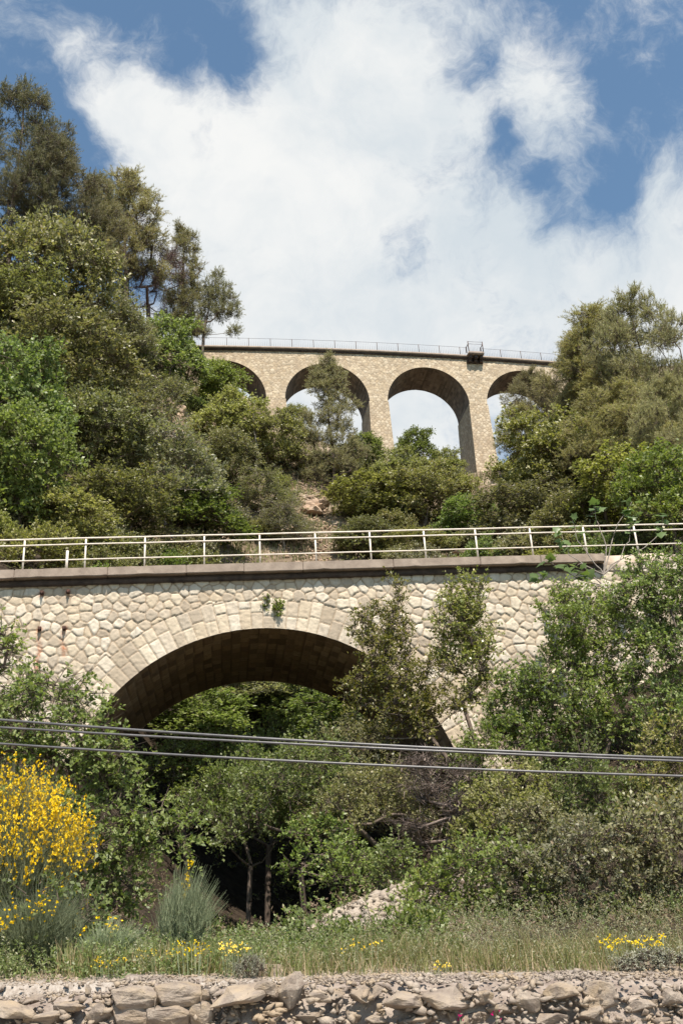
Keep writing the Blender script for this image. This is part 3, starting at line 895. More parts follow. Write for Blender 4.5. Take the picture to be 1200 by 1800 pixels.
def lobes_to_clumps(lobes, per, R, zmin=-0.35, inner=0.6):
    C = []; D = []
    for (x, y, z, r) in lobes:
        n = max(3, int(per * r * r))
        d = nrm(R.normal(size=(n * 3, 3))); d = d[d[:, 2] > zmin][:n]
        rr = r * (inner + (1.12 - inner) * R.uniform(0, 1, (len(d), 1)) ** .8)
        C.append(np.array([x, y, z]) + d * rr * np.array([1, 1, .85])); D.append(d)
    C = np.vstack(C); D = np.vstack(D)
    keep = np.ones(len(C), bool)
    for (x, y, z, r) in lobes:
        keep &= ~(np.linalg.norm((C - [x, y, z]) / [1, 1, .85], axis=1) < r * .55)
    return C[keep], D[keep]


class Plant:
    """a prototype: dict of part meshes, plus real height and width"""
    def __init__(s, name): s.name = name; s.parts = []; s.H = 1; s.W = 1

    def measure(s, V):
        s.H = float(np.percentile(V[:, 2], 99.9)); s.W = float(np.percentile(V[:, 0], 99.3) - np.percentile(V[:, 0], .7)); return s


def crown_shape(kind, H, W, R):
    L = []
    if kind == 'round':
        n = 11
        for i in range(n):
            a = R.uniform(0, 6.28); q = R.uniform(0.15, .62) * W / 2; z = H * R.uniform(.35, .82) if i > 3 else H * R.uniform(.2, .4)
            L.append((q * math.cos(a), q * math.sin(a), z, R.uniform(.16, .26) * (W + H) / 2))
        L.append((0, 0, H * .8, .2 * W)); L.append((0, 0, H * .5, .3 * W))
    elif kind == 'bush':
        n = 10
        for i in range(n):
            a = i / n * 6.28 + R.uniform(-.3, .3); q = R.uniform(.3, .75) * W / 2
            L.append((q * math.cos(a), q * math.sin(a), H * R.uniform(.18, .6), R.uniform(.15, .24) * (W + H) / 2))
        L.append((R.uniform(-.1, .1) * W, 0, H * .72, .24 * H)); L.append((0, 0, H * .4, .3 * W))
    elif kind == 'tall':
        for i in range(13):
            z = H * (.25 + .68 * i / 12); q = W * .5 * (1 - (i / 12) ** 1.6) * .6; a = R.uniform(0, 6.28)
            L.append((q * math.cos(a), q * math.sin(a), z, W * .30 * (1 - .55 * i / 12) * R.uniform(.8, 1.2)))
    return [tuple(map(float, l)) for l in L]


def leafy(name, kind, H, W, seed, lmat, bmat='bark', per=22, tw=9, lv=9, ll=.13, lw=.07, tl=.42, lobes=None, droop=0.0, trunk=None, flowers=None, spread=.9, zmin=-.35, outd=1.0, rb=None, base_r=.0, upn=.8, tipr=.006, sk_bend=.12):
    R = np.random.default_rng(seed)
    lb = lobes if lobes is not None else crown_shape(kind, H, W, R)
    C, D = lobes_to_clumps(lb, per, R, zmin)
    if trunk is None:
        zt = H * (.35 if kind != 'bush' else .12)
        lean = R.uniform(-.06, .06, 2) * H
        trunk = [np.array([0, 0, -.6]), np.array([0, 0, 0.]), np.array([lean[0] * .5, lean[1] * .5, zt * .5]), np.array([lean[0], lean[1], zt])]
    sub = R.permutation(len(C))[:min(len(C), 130)]
    P, par = skeleton(C[sub], trunk, R, bend=sk_bend)
    Vt, Ft = tubes(P, par, tipr, rb or H * .018, 5)
    o = np.repeat(C, tw, 0) + R.normal(size=(len(C) * tw, 3)) * tl * .22
    d = nrm(np.repeat(D, tw, 0) * outd + R.normal(size=(len(C) * tw, 3)) * .75 + np.array([0, 0, .25]))
    L = R.uniform(.35, 1.0, len(o)) ** 1.3 * tl * 1.7
    V, F = leaves(o, d, L, lv, ll, lw, R, droop, spread, upn)
    tV, tF = twig_tris(o - d * tl * .2, d, L * 1.15, .006 + tipr * .5)
    p = Plant(name)
    mbt = MB(); mbt.add(Vt, Ft); mbt.add(tV, tF)
    p.parts.append(('trunk', mbt.mesh('trunk', M[bmat])))
    p.parts.append(('crown', mesh_np('crown', V, F, M[lmat])))
    if flowers:
        fm, n, fs = flowers
        k = R.permutation(len(o))[:n]; Vf, Ff = leaves((o + d * L[:, None] * .9)[k], d[k], L[k] * .2, 7, fs, fs * .8, R, 0, 1.2, .3, 0)
        p.parts.append(('blossom', mesh_np('blossom', Vf, Ff, M[fm])))
    return p.measure(V)


def pine(name, H, W, seed, lmat='pine', per=13, lean=(0, 0), lobes=None, open_=0.35, k=24, tw=8):
    R = np.random.default_rng(seed)
    nt = 9
    trunk = [np.array([0, 0, -1.0])] + [np.array([lean[0] * (i / nt) ** 1.5 + .12 * math.sin(i + seed), lean[1] * (i / nt) ** 1.5 + .12 * math.cos(i * 1.3 + seed), H * .9 * i / nt]) for i in range(nt + 1)]
    if lobes is None:
        lobes = []
        nl = 24
        for i in range(nl):
            z = H * (open_ + (.97 - open_) * i / (nl - 1)); f = (i / (nl - 1))
            env = W * .5 * (math.sin(math.pi * (0.22 + .74 * f)) ** .8)
            a = i * 2.4 + R.uniform(-.5, .5); q = env * R.uniform(.3, .85)
            ti = np.interp(z, [t_[2] for t_ in trunk], range(len(trunk))); tx = trunk[min(int(ti), len(trunk) - 1)]
            lobes.append((tx[0] + q * math.cos(a), tx[1] + q * math.sin(a), z, W * R.uniform(.11, .18) * (1.15 - .5 * f)))
    C = []; D = []
    for (x, y, z, r) in lobes:
        n = max(4, int(per * r * 2.2)); dd = nrm(R.normal(size=(n, 3)))
        C.append(np.array([x, y, z]) + dd * r * R.uniform(.2, 1, (n, 1)) ** .5 * np.array([1.25, 1.25, .5])); D.append(dd * np.array([1, 1, .4]) + np.array([0, 0, .45]))
    C = np.vstack(C); D = nrm(np.vstack(D))
    P, par = skeleton(C[R.permutation(len(C))[:110]], trunk, R, up=.1)
    Vt, Ft = tubes(P, par, .012, H * .016, 5, .45)
    o = np.repeat(C, tw, 0) + R.normal(size=(len(C) * tw, 3)) * .12; d = nrm(np.repeat(D, tw, 0) + R.normal(size=(len(C) * tw, 3)) * .6)
    L = R.uniform(.25, .6, len(o))
    V, F = needles(o, d, L, k, .17, .022, R)
    tV, tF = twig_tris(o - d * .2, d, L, .012)
    p = Plant(name); mbt = MB(); mbt.add(Vt, Ft); mbt.add(tV, tF)
    p.parts += [('trunk', mbt.mesh('trunk', M['bark'])), ('crown', mesh_np('crown', V, F, M[lmat]))]
    return p.measure(V)


def bare(name, H, W, seed, m_='bareviolet', n=170, tw=12, lobes=None, tl=.6):
    R = np.random.default_rng(seed)
    lb = lobes or crown_shape('round', H, W, R)
    C, D = lobes_to_clumps(lb, 12, R)
    C = C[:n]; D = D[:n]
    trunk = [np.array([0, 0, -.6]), np.array([0, 0, 0.]), np.array([.1, 0, H * .15]), np.array([.05, .1, H * .28])]
    P, par = skeleton(C, trunk, R, bend=.1)
    V, F = tubes(P, par, .012, H * .02, 4)
    o = np.repeat(C, tw, 0); d = nrm(np.repeat(D, tw, 0) + R.normal(size=(len(o), 3)) * .7 + np.array([0, 0, .4])); L = R.uniform(.4, 1, len(o)) * tl
    o = o + R.normal(size=o.shape) * tl * .2
    mbt = MB(); mbt.add(V, F); a, b_ = twig_tris(o - d * .15, d, L, .011); mbt.add(a, b_)
    o2 = np.repeat(o + d * L[:, None] * .5, 3, 0); d2 = nrm(np.repeat(d, 3, 0) + R.normal(size=(len(o2), 3)) * .7); a, b_ = twig_tris(o2, d2, R.uniform(.3, .7, len(o2)) * tl, .007); mbt.add(a, b_)
    p = Plant(name); p.parts.append(('branches', mbt.mesh('branches', M[m_])))
    return p.measure(np.vstack([C, [[0, 0, H]]]))


def broom(name, H, W, seed, n=900, tipq=9.0, flower=0.0, lean=0.0, fcount=9, stemr=.0045, fs=.03):
    """fan of rush-like stems, flowers toward the tips"""
    R = np.random.default_rng(seed)
    a = R.uniform(0, 6.28, n); q = np.sqrt(R.uniform(0, 1, n))
    dirx = q * np.cos(a) * W / 2; diry = q * np.sin(a) * W / 2
    hh = H * R.uniform(.74, 1.0, n) * (1 - .35 * q ** 2)
    seg = 7; T = np.linspace(0, 1, seg + 1)
    bx = dirx * .12; by = diry * .12
    X = bx[:, None] + dirx[:, None] * T[None] ** 1.35 + lean * T[None] ** 2
    Yy = by[:, None] + diry[:, None] * T[None] ** 1.35
    Z = hh[:, None] * T[None] ** .92 - .15
    wob = R.normal(size=(n, 1)) * .03
    X = X + wob * np.sin(T * 5)[None]
    P = np.stack([X, Yy, Z], -1)
    # sub-stems branching from each stem
    r = stemr * (1.15 - T * .85)
    th = R.uniform(0, 6.28, n); A = np.stack([np.cos(th), np.sin(th), 0 * th], -1)
    B = np.stack([-np.sin(th), np.cos(th), 0 * th], -1)
    ring = [A, -A * .5 + B * .87, -A * .5 - B * .87]
    V = np.stack([P + g[:, None] * r[None, :, None] for g in ring], 2).reshape(-1, 3)  # n, seg+1, 3
    idx = np.arange(n)[:, None, None] * (seg + 1) * 3 + np.arange(seg)[None, :, None] * 3; j = np.arange(3)[None, None]
    F = np.stack([idx + j, idx + (j + 1) % 3, idx + 3 + (j + 1) % 3, idx + 3 + j], -1).reshape(-1, 4)
    tips = P[:, 3:6].reshape(-1, 3)
    o = np.repeat(tips, 3, 0); d = nrm(R.normal(size=(len(o), 3)) * .32 + np.array([0, 0, 1.]) + np.stack([np.repeat(np.repeat(dirx, 3), 3) * .3, np.repeat(np.repeat(diry, 3), 3) * .3, 0 * o[:, 0]], -1))
    tV, tF = twig_tris(o, d, R.uniform(.15, .4, len(o)) * H * .4, stemr * .9)
    mbt = MB(); mbt.add(V, F); mbt.add(tV, tF)
    p = Plant(name); p.parts.append(('stems', mbt.mesh('stems', M['broom'])))
    if flower > 0:
        k = (R.uniform(0, 1, n) < flower) & (q < tipq)
        st = P[k]; m_ = len(st)
        tt = R.uniform(.70, 1.02, (m_, fcount)); i0 = np.clip((tt * seg).astype(int), 0, seg - 1); fr = (tt * seg - i0)[..., None]
        rows = np.arange(m_)[:, None]
        pos = st[rows, i0] * (1 - fr) + st[rows, np.minimum(i0 + 1, seg)] * fr + R.normal(size=(m_, fcount, 3)) * .022
        o = pos.reshape(-1, 3); dd = nrm(R.normal(size=o.shape))
        Vf, Ff = leaves(o, dd, np.full(len(o), .02), 5, fs, fs * .9, R, 0, 1.0, .2, 0)
        p.parts.append(('blossom', mesh_np('blossom', Vf, Ff, M['yellow'])))
    return p.measure(V)


# ---- placing
def spawn(p, name, loc, sc, rz, label, cat, group=None, tilt=None):
    r = empty(name, loc, rz); r.scale = sc
    if tilt: r.rotation_euler = (tilt[0], tilt[1], rz)
    for (nm, me) in p.parts: link(nm, me, r)
    return tag(r, label, cat, group)


PXC = math.cos(PITCH)


def put(p, name, u, vb, vt, wpx, label, cat, ymin=38, rz=None, Y=None, group=None, tilt=None, maxr=3.0):
    """stand plant p with its foot where the ray through (u, vb) meets the hill and its top at the height of (u, vt)"""
    if Y is None:
        q = ground_hit(u, vb, ymin)
        if q is None: print('NOHIT', name, u, vb); return None
    else:
        q = at(u, vb, Y); q[2] = min(float(terrain(q[0], q[1])), q[2] + 9)
    top = at(u, vt, q[1]); H = top[2] - q[2]
    dep = q[1] * math.cos(PITCH) + (top[2] - EYE[2] - H / 2) * math.sin(PITCH)
    Wm = wpx * dep / FPX
    sz = max(H, .3) / p.H; sx = Wm / p.W
    sy = min(max(sx, sz * .75), sz * 1.4) if sz < 3 * sx else sx
    if max(sz, sx) / min(sz, sx) > 2.2: print('STRETCH', name, u, vb, 'H%.1f W%.1f Y%.1f sz%.2f sx%.2f' % (H, Wm, q[1], sz, sx))
    return spawn(p, name, q, (sx, (sx + sy) / 2, sz), rng.uniform(-.5, .5) if rz is None else rz, label, cat, group, tilt)

# ------------------------------------------------------------------ prototypes
PR = {}
PR['oak'] = [leafy('oak', 'round', 5.2, 5.0, 1 + i, 'oak', per=24) for i in range(3)]
PR['grey'] = [leafy('grey', 'round', 5.0, 4.6, 11 + i, 'grey', 'greybark', per=22, ll=.14, lw=.055, tl=.5) for i in range(2)]
PR['green'] = [leafy('green', 'round', 5.0, 4.6, 21 + i, 'green', per=24, ll=.13, lw=.085) for i in range(2)]
PR['yg'] = [leafy('yg', 'round', 4.6, 4.6, 31 + i, 'yellowgreen', per=24, ll=.13, lw=.08) for i in range(2)]
PR['bush'] = [leafy('bush', 'bush', 2.2, 3.0, 41 + i, m_, per=42, ll=.11, lw=.06, tl=.32) for i, m_ in enumerate(['oak', 'yellowgreen', 'grey', 'green'])]
PR['flowerbush'] = [leafy('fb', 'round', 5.0, 4.8, 51, 'yellowgreen', per=22, ll=.13, lw=.08, flowers=('paleflower', 420, .11))]
PR['pine'] = [pine('pine', 11, 5.5, 61), pine('pine', 11, 5.0, 62), pine('pine', 10, 4.2, 63, open_=.2)]
PR['pinedark'] = [pine('pine', 13, 6.5, 64, 'pinedark', open_=.38), pine('pine', 12, 6.0, 65, 'pinedark', open_=.3)]
def canopy_lobes(H, W, R):
    L = []
    for i in range(13):
        t_ = i * 2.4; q = W / 2 * math.sqrt((i + .5) / 13) * .85
        L.append((q * math.cos(t_), q * math.sin(t_), H * (.82 - .42 * (q / (W / 2)) ** 2 + R.uniform(-.06, .06)), W * R.uniform(.12, .17)))
    return L


PR['canopy'] = [leafy('canopy', 'round', 6.0, 5.2, 91 + i, m_, per=26, lobes=canopy_lobes(6.0, 5.2, random.Random(i)), ll=.10, lw=.06) for i, m_ in enumerate(['green', 'oak', 'green'])]
PR['pinewide'] = [pine('pine', 9, 8, 66, 'pine', open_=.25), pine('pine', 8, 7.5, 67, 'pine', open_=.25)]
PR['bare'] = [bare('bare', 8, 5.5, 71)]
PR['sapling'] = [leafy('sap', 'tall', 7, 1.8, 73, 'yellowgreen', 'greybark', per=16, tw=5, lv=6, ll=.11, lw=.06, tl=.35, rb=.06, lobes=[(0, 0, 2 + .8 * i, .35 + .05 * (i % 3)) for i in range(6)], trunk=[np.array([0, 0, -.3]), np.array([0, 0, 1.]), np.array([.1, 0, 3.]), np.array([-.05, 0, 5.]), np.array([.05, 0, 6.8])])]

# ------------------------------------------------------------------ hillside trees and bushes
HILL = [
    # proto, idx, name, u, vbase, vtop, width px, ymin, label, category
    ('pinedark', 0, 'pine_tree', 8, 520, 150, 150, 38, 'tallest dark pine at the left edge, its top cut by the side of the photo', 'pine tree'),
    ('pinedark', 1, 'pine_tree', 82, 520, 232, 140, 38, 'broad dark pine right of the tallest one on the left skyline', 'pine tree'),
    ('pine', 0, 'pine_tree', 158, 560, 308, 105, 38, 'thin pine with a ragged top between the dark pines and the pointed one', 'pine tree'),
    ('pine', 1, 'pine_tree', 216, 580, 306, 130, 38, 'pointed olive pine standing beside the leafless tree on the left skyline', 'pine tree'),
    ('bare', 0, 'bare_tree', 258, 600, 388, 115, 38, 'leafless violet-brown tree among the pines of the left skyline', 'tree'),
    ('pine', 2, 'pine_tree', 320, 640, 394, 85, 38, 'narrow pine with a dark pointed top just right of the leafless tree', 'pine tree'),
    ('oak', 0, 'oak_tree', 90, 640, 388, 230, 38, 'big dark round oak below the tall pines at the left', 'tree'),
    ('oak', 1, 'oak_tree', 30, 640, 480, 190, 38, 'round oak with pale new leaves at the left edge under the dark oak', 'tree'),
    ('grey', 0, 'oak_tree', 195, 660, 520, 150, 38, 'greyish round oak below the pointed pine', 'tree'),
    ('green', 0, 'green_tree', 292, 690, 560, 130, 38, 'fresh green round tree at the left end of the high viaduct', 'tree'),
    ('green', 1, 'green_tree', 388, 725, 642, 95, 66, 'green tree filling the leftmost arch of the high viaduct', 'tree'),
    ('oak', 2, 'oak_tree', 100, 760, 572, 260, 38, 'wide pale-leaved oak in the middle of the left hillside', 'tree'),
    ('grey', 1, 'oak_tree', 230, 790, 655, 170, 38, 'grey-green oak left of the small bare rock face', 'tree'),
    ('green', 0, 'green_tree', 15, 820, 600, 190, 36, 'bright green tree at the left edge halfway up the hillside', 'tree'),
    ('oak', 0, 'oak_tree', 160, 880, 690, 220, 36, 'olive oak below the wide pale-leaved oak on the left hillside', 'tree'),
    ('green', 1, 'green_tree', 30, 950, 730, 200, 36, 'bright green tree above the left end of the white railing', 'tree'),
    ('grey', 0, 'oak_tree', 290, 930, 745, 200, 36, 'greyish oak directly below the bare rock face', 'tree'),
    ('green', 0, 'green_bush', 350, 965, 850, 160, 36, 'low green bush behind the railing left of the scree', 'bush'),
    ('oak', 1, 'oak_tree', 215, 975, 830, 190, 36, 'dark olive bush tree right behind the railing at the left', 'tree'),
    ('yg', 0, 'bush_tree', 120, 985, 880, 160, 36, 'pale yellow-green bush just above the railing near the left end', 'bush'),
    ('yg', 1, 'bush_tree', 405, 800, 690, 130, 40, 'yellow-green tree below the leftmost viaduct arch', 'tree'),
    ('oak', 2, 'oak_tree', 400, 870, 760, 110, 40, 'small round olive tree left of the thin pale sapling', 'tree'),
    ('grey', 1, 'oak_tree', 465, 910, 835, 120, 40, 'grey-green bush below the thin pale sapling', 'bush'),
    ('yg', 0, 'bush_tree', 490, 840, 735, 100, 40, 'yellow-green bush at the foot of the viaduct pier left of the centre pine', 'bush'),
    ('sapling', 0, 'birch_sapling', 450, 850, 725, 50, 40, 'thin sapling with a pale trunk left of the centre pine', 'sapling'),
    ('green', 1, 'green_bush', 640, 850, 770, 100, 50, 'green bush at the foot of the middle viaduct pier', 'bush'),
    ('green', 0, 'green_bush', 735, 830, 752, 75, 60, 'dark green bush against the sky inside the widest open viaduct arch', 'bush'),
    ('yg', 1, 'bush_tree', 785, 860, 788, 75, 60, 'yellow-green bush between the two right viaduct piers', 'bush'),
    ('oak', 0, 'oak_tree', 525, 770, 712, 60, 70, 'small dark tree seen through the viaduct arch left of the centre pine', 'tree'),
    ('yg', 0, 'bush_tree', 660, 930, 845, 150, 40, 'round yellow-green bush right of the scree track', 'bush'),
    ('oak', 1, 'oak_tree', 745, 930, 825, 150, 40, 'olive oak bush in the centre of the slope below the viaduct', 'bush'),
    ('green', 1, 'green_bush', 825, 960, 878, 120, 40, 'green bush below the right viaduct pier', 'bush'),
    ('yg', 1, 'bush_tree', 700, 875, 790, 110, 50, 'light bush below the middle viaduct pier', 'bush'),
    ('grey', 1, 'oak_tree', 500, 965, 890, 110, 38, 'grey bush left of the scree track behind the railing', 'bush'),
    ('oak', 2, 'oak_tree', 640, 985, 915, 110, 38, 'dark oak bush directly behind the railing near its middle', 'bush'),
    ('oak', 0, 'oak_tree', 730, 990, 930, 120, 36, 'dark low bush behind the railing right of its middle', 'bush'),
    ('flowerbush', 0, 'flowering_tree', 1010, 900, 705, 190, 45, 'cream-flowered green tree below the pines right of the viaduct', 'flowering tree'),
    ('flowerbush', 0, 'flowering_tree', 930, 915, 800, 110, 45, 'lower cream-flowered bush at the foot of the right viaduct pier', 'flowering tree'),
    ('yg', 0, 'bush_tree', 1100, 960, 810, 190, 38, 'pale green bush above the railing at the right', 'bush'),
    ('oak', 1, 'oak_tree', 930, 965, 850, 170, 38, 'olive bush behind the railing below the cream-flowered tree', 'bush'),
    ('oak', 2, 'oak_tree', 1010, 985, 870, 150, 36, 'dark brownish bush behind the railing left of the fig sapling', 'bush'),
    ('pinewide', 0, 'pine_tree', 952, 790, 650, 110, 60, 'low pine leaning over the right end of the high viaduct', 'pine tree'),
    ('pinewide', 1, 'pine_tree', 1040, 800, 592, 130, 55, 'grey-green pine just right of the end of the high viaduct', 'pine tree'),
    ('pinewide', 1, 'pine_tree', 925, 830, 715, 90, 55, 'small dark low pine between the right viaduct pier and the big pines', 'pine tree'),
    ('pine', 1, 'pine_tree', 1085, 800, 540, 150, 50, 'tall rounded pine on the right skyline left of the topmost one', 'pine tree'),
    ('pinewide', 0, 'pine_tree', 1165, 800, 512, 190, 48, 'topmost pine on the right skyline', 'pine tree'),
    ('pinewide', 1, 'pine_tree', 1120, 880, 680, 200, 42, 'spreading pine with grey limbs below the topmost one', 'pine tree'),
    ('pinewide', 0, 'pine_tree', 1215, 900, 660, 150, 40, 'pine at the right edge above the near bridge', 'pine tree'),
    ('green', 0, 'green_tree', 1190, 985, 780, 180, 36, 'green tree at the right edge behind the railing', 'tree'),
    ('oak', 0, 'oak_tree', 1040, 880, 760, 130, 42, 'dark shaded oak between the cream-flowered tree and the spreading pine', 'tree'),
]
for (k, i, nm, u, vb, vt, wp, ym, lab, cat) in HILL:
    put(PR[k][i], nm, u, vb, vt, wp, lab, cat, ym)

# the pine in the centre: open layered crown
PC = pine('centre', 12, 5.4, 81, 'pine', per=15, lobes=[(R_[0], R_[1], R_[2], R_[3]) for R_ in
    [(.1, 0, 11.4, .55), (-.3, .2, 10.6, .8), (.6, -.1, 10.2, .8), (-.8, 0, 9.6, .9), (.3, .3, 9.2, 1.0), (-.5, -.3, 8.6, .8), (.9, 0, 8.3, .7), (0, .2, 7.5, .9), (1.6, 0, 7.2, .7), (-1.4, 0, 6.3, .8), (.2, -.5, 6.2, 1.0), (1.2, .3, 5.6, .9), (-2.0, 0, 4.8, .8), (-.8, -.4, 4.6, 1.0), (.8, 0, 4.2, 1.1), (2.0, .2, 3.6, .9), (-2.3, .2, 3.1, .9), (-.3, -.6, 2.9, 1.1), (1.2, 0, 2.2, 1.0), (-1.5, 0, 1.7, .9)]])
put(PC, 'pine_tree', 588, 872, 622, 120, 'open layered pine in the centre rising in front of the high viaduct', 'pine tree', 45, rz=0.1)
PG = pine('skyline', 9.5, 6.0, 82, 'pine', per=15, lean=(1.6, 0), lobes=[(2.0, 0, 9.0, .5), (1.2, 0, 8.1, .7), (2.5, .2, 7.7, .7), (.6, 0, 7.0, .9), (1.9, -.2, 6.8, 1.0), (3.2, 0, 6.5, .8), (-.4, 0, 6.0, .9), (1.0, .3, 5.8, 1.0), (3.7, 0, 5.4, .7), (2.2, 0, 5.3, .8), (-.6, 0, 4.8, .8), (3.6, 0, 3.6, .5), (.2, 0, 3.9, .7)])
put(PG, 'pine_tree', 352, 660, 474, 95, 'lone pine with a bent trunk standing over the left end of the high viaduct', 'pine tree', 60, rz=0.0)

# trees of the gully seen through the arch, and around the near abutments
GUL = [
    ('green', 0, 'gully_tree', 330, 1560, 1215, 220, 36, 'green tree behind the left haunch of the near arch', 'tree', 40),
    ('oak', 1, 'gully_tree', 235, 1500, 1235, 160, 36, 'olive tree just inside the left springing of the near arch', 'tree', 38.5),
    ('grey', 0, 'gully_tree', 425, 1560, 1182, 230, 36, 'pale-leaved tree seen through the near arch left of its middle', 'tree', 45),
    ('green', 1, 'gully_tree', 520, 1560, 1180, 230, 36, 'tall green tree seen through the middle of the near arch', 'tree', 45.5),
    ('green', 0, 'gully_tree', 610, 1560, 1200, 210, 36, 'green tree behind the near arch right of its middle', 'tree', 42),
    ('grey', 1, 'gully_tree', 700, 1560, 1290, 180, 36, 'greyish tree behind the right haunch of the near arch', 'tree', 40),
    ('canopy', 0, 'gully_tree', 470, 1640, 1240, 250, 36, 'shaded tree low in the gully under the near arch', 'tree', 34),
    ('canopy', 1, 'gully_tree', 620, 1620, 1255, 230, 36, 'dark leafy tree under the right half of the near arch', 'tree', 31.5),
    ('canopy', 0, 'gully_tree', 435, 1670, 1300, 200, 36, 'overhanging tree left of the middle of the gully, dark underneath', 'tree', 29),
    ('canopy', 2, 'gully_tree', 540, 1670, 1290, 250, 36, 'overhanging tree in the middle of the gully with a dark hollow below', 'tree', 27.5),
    ('canopy', 1, 'gully_tree', 665, 1640, 1335, 190, 36, 'tree on the right bank of the gully above the scree', 'tree', 25.5),
    ('canopy', 2, 'gully_tree', 330, 1640, 1290, 240, 36, 'dark shaded tree under the left haunch of the near arch', 'tree', 33),
]
for (k, i, nm, u, vb, vt, wp, ym, lab, cat, Y) in GUL:
    q = at(u, vb, Y); q[2] = float(terrain(q[0], q[1])); top = at(u, vt, Y)
    dep = Y * math.cos(PITCH) + 4; Wm = wp * dep / FPX; p = PR[k][i]
    H = max(top[2] - q[2], 2.0)
    spawn(p, nm, q, (Wm / p.W, Wm / p.W, H / p.H), rng.uniform(-.8, .8), lab, cat)

# ---- near plants from measured crown lobes


def pixlobes(u0, v0, Y, L, seed, depthf=1.0):
    R = np.random.default_rng(seed)
    b = at(u0, v0, Y); b[2] = float(terrain(b[0], b[1]))
    out_ = []
    for (u, v, r) in L:
        p = at(u, v, Y); dep = Y * math.cos(PITCH) + (p[2] - EYE[2]) * math.sin(PITCH); rr = r * dep / FPX
        out_.append((p[0] - b[0], R.uniform(-1, 1) * rr * depthf, p[2] - b[2], rr))
    return b, out_


def nearplant(name, u0, v0, Y, L, seed, lmat, label, cat, per=60, **kw):
    b, lb = pixlobes(u0, v0, Y, L, seed, kw.pop('depthf', 1.0))
    H = max(l[2] + l[3] for l in lb)
    p = leafy(name, 'bush', H, 1, seed, lmat, per=per, lobes=lb, **kw)
    return spawn(p, name, b, (1, 1, 1), 0, label, cat)


def plume(name, u0, v0, Y, L, seed, lmat, label, cat, per=95, **kw):
    return nearplant(name, u0, v0, Y, L, seed, lmat, label, cat, per=per, **{**dict(tw=7, lv=10, ll=.085, lw=.045, tl=.30, outd=.3, tipr=.007, zmin=-.8, rb=.06), **kw})


plume('myrtle_shrub', 845, 1330, 27.3,
    [(810, 1022, 14), (835, 1040, 18), (795, 1050, 22), (820, 1068, 28), (795, 1095, 30), (838, 1095, 26), (808, 1128, 32), (845, 1135, 24), (790, 1160, 26), (830, 1172, 26), (850, 1195, 18), (825, 1225, 20)],
    101, 'myrtle', 'tall shrub with a plume-shaped olive crown against the bridge wall, its tip on the coping', 'shrub')
plume('myrtle_shrub', 800, 1345, 26.9,
    [(697, 1028, 9), (697, 1050, 12), (695, 1075, 15), (702, 1100, 20), (706, 1130, 24), (698, 1160, 26), (650, 1075, 20), (638, 1102, 20), (662, 1115, 22), (660, 1150, 26), (690, 1195, 28), (632, 1195, 20),
     (735, 1190, 20), (765, 1175, 16), (720, 1225, 28), (760, 1215, 22), (745, 1255, 26), (700, 1255, 28), (640, 1235, 24), (615, 1215, 14), (670, 1290, 22), (790, 1245, 20), (740, 1290, 18)],
    102, 'myrtle', 'straggly shrub with a thin spire and several lower plumes beside the near arch', 'shrub', sk_bend=.16)
plume('laurel_bush', 930, 1345, 26.5,
    [(895, 1215, 26), (930, 1195, 28), (960, 1190, 24), (900, 1250, 36), (945, 1240, 38), (985, 1235, 30), (880, 1285, 30), (920, 1290, 36), (970, 1290, 36), (1005, 1275, 28), (860, 1235, 14), (950, 1320, 34)],
    103, 'green', 'dense dark green bush against the wall right of the straggly plumed shrub', 'bush', per=85, lw=.05)
plume('big_shrub', 1060, 1360, 26.6,
    [(985, 1045, 24), (1010, 1065, 30), (965, 1085, 20), (990, 1105, 32), (1030, 1100, 34), (1000, 1145, 34), (1045, 1145, 38), (975, 1150, 20), (1010, 1190, 32), (1055, 1195, 36), (1035, 1240, 30), (1075, 1245, 34), (1065, 1050, 28), (1090, 1085, 34), (1095, 1140, 34), (1100, 1195, 30), (1060, 1285, 24), (1100, 1285, 26)],
    104, 'green', 'large shrub climbing the right part of the bridge wall up to the deck', 'shrub', per=75, lw=.048)
plume('big_shrub', 1180, 1360, 25.8,
    [(1130, 1005, 28), (1165, 990, 28), (1200, 985, 34), (1120, 1045, 34), (1160, 1040, 38), (1205, 1035, 40), (1140, 1090, 36), (1185, 1095, 42), (1150, 1140, 34), (1200, 1150, 42), (1140, 1195, 32), (1185, 1205, 40), (1150, 1250, 32), (1200, 1265, 40), (1240, 1100, 45), (1240, 1200, 45), (1155, 1300, 30), (1230, 1010, 40), (1210, 1320, 36)],
    105, 'green', 'large grey-green shrub at the right edge rising above the bridge coping', 'shrub', per=70, lw=.05)

# brush mass at lower right
def nb(name, u0, v0, Y, L, seed, lmat, label, cat='bush', **kw):
    return nearplant(name, u0, v0, Y, L, seed, lmat, label, cat, **{**dict(per=60, tw=7, lv=9, ll=.075, lw=.042, tl=.28, tipr=.006, zmin=-.6), **kw})


def scat(u0, u1, v0, v1, n, r0, r1, seed):
    R = random.Random(seed)
    return [(R.uniform(u0, u1), R.uniform(v0, v1), R.uniform(r0, r1)) for _ in range(n)]


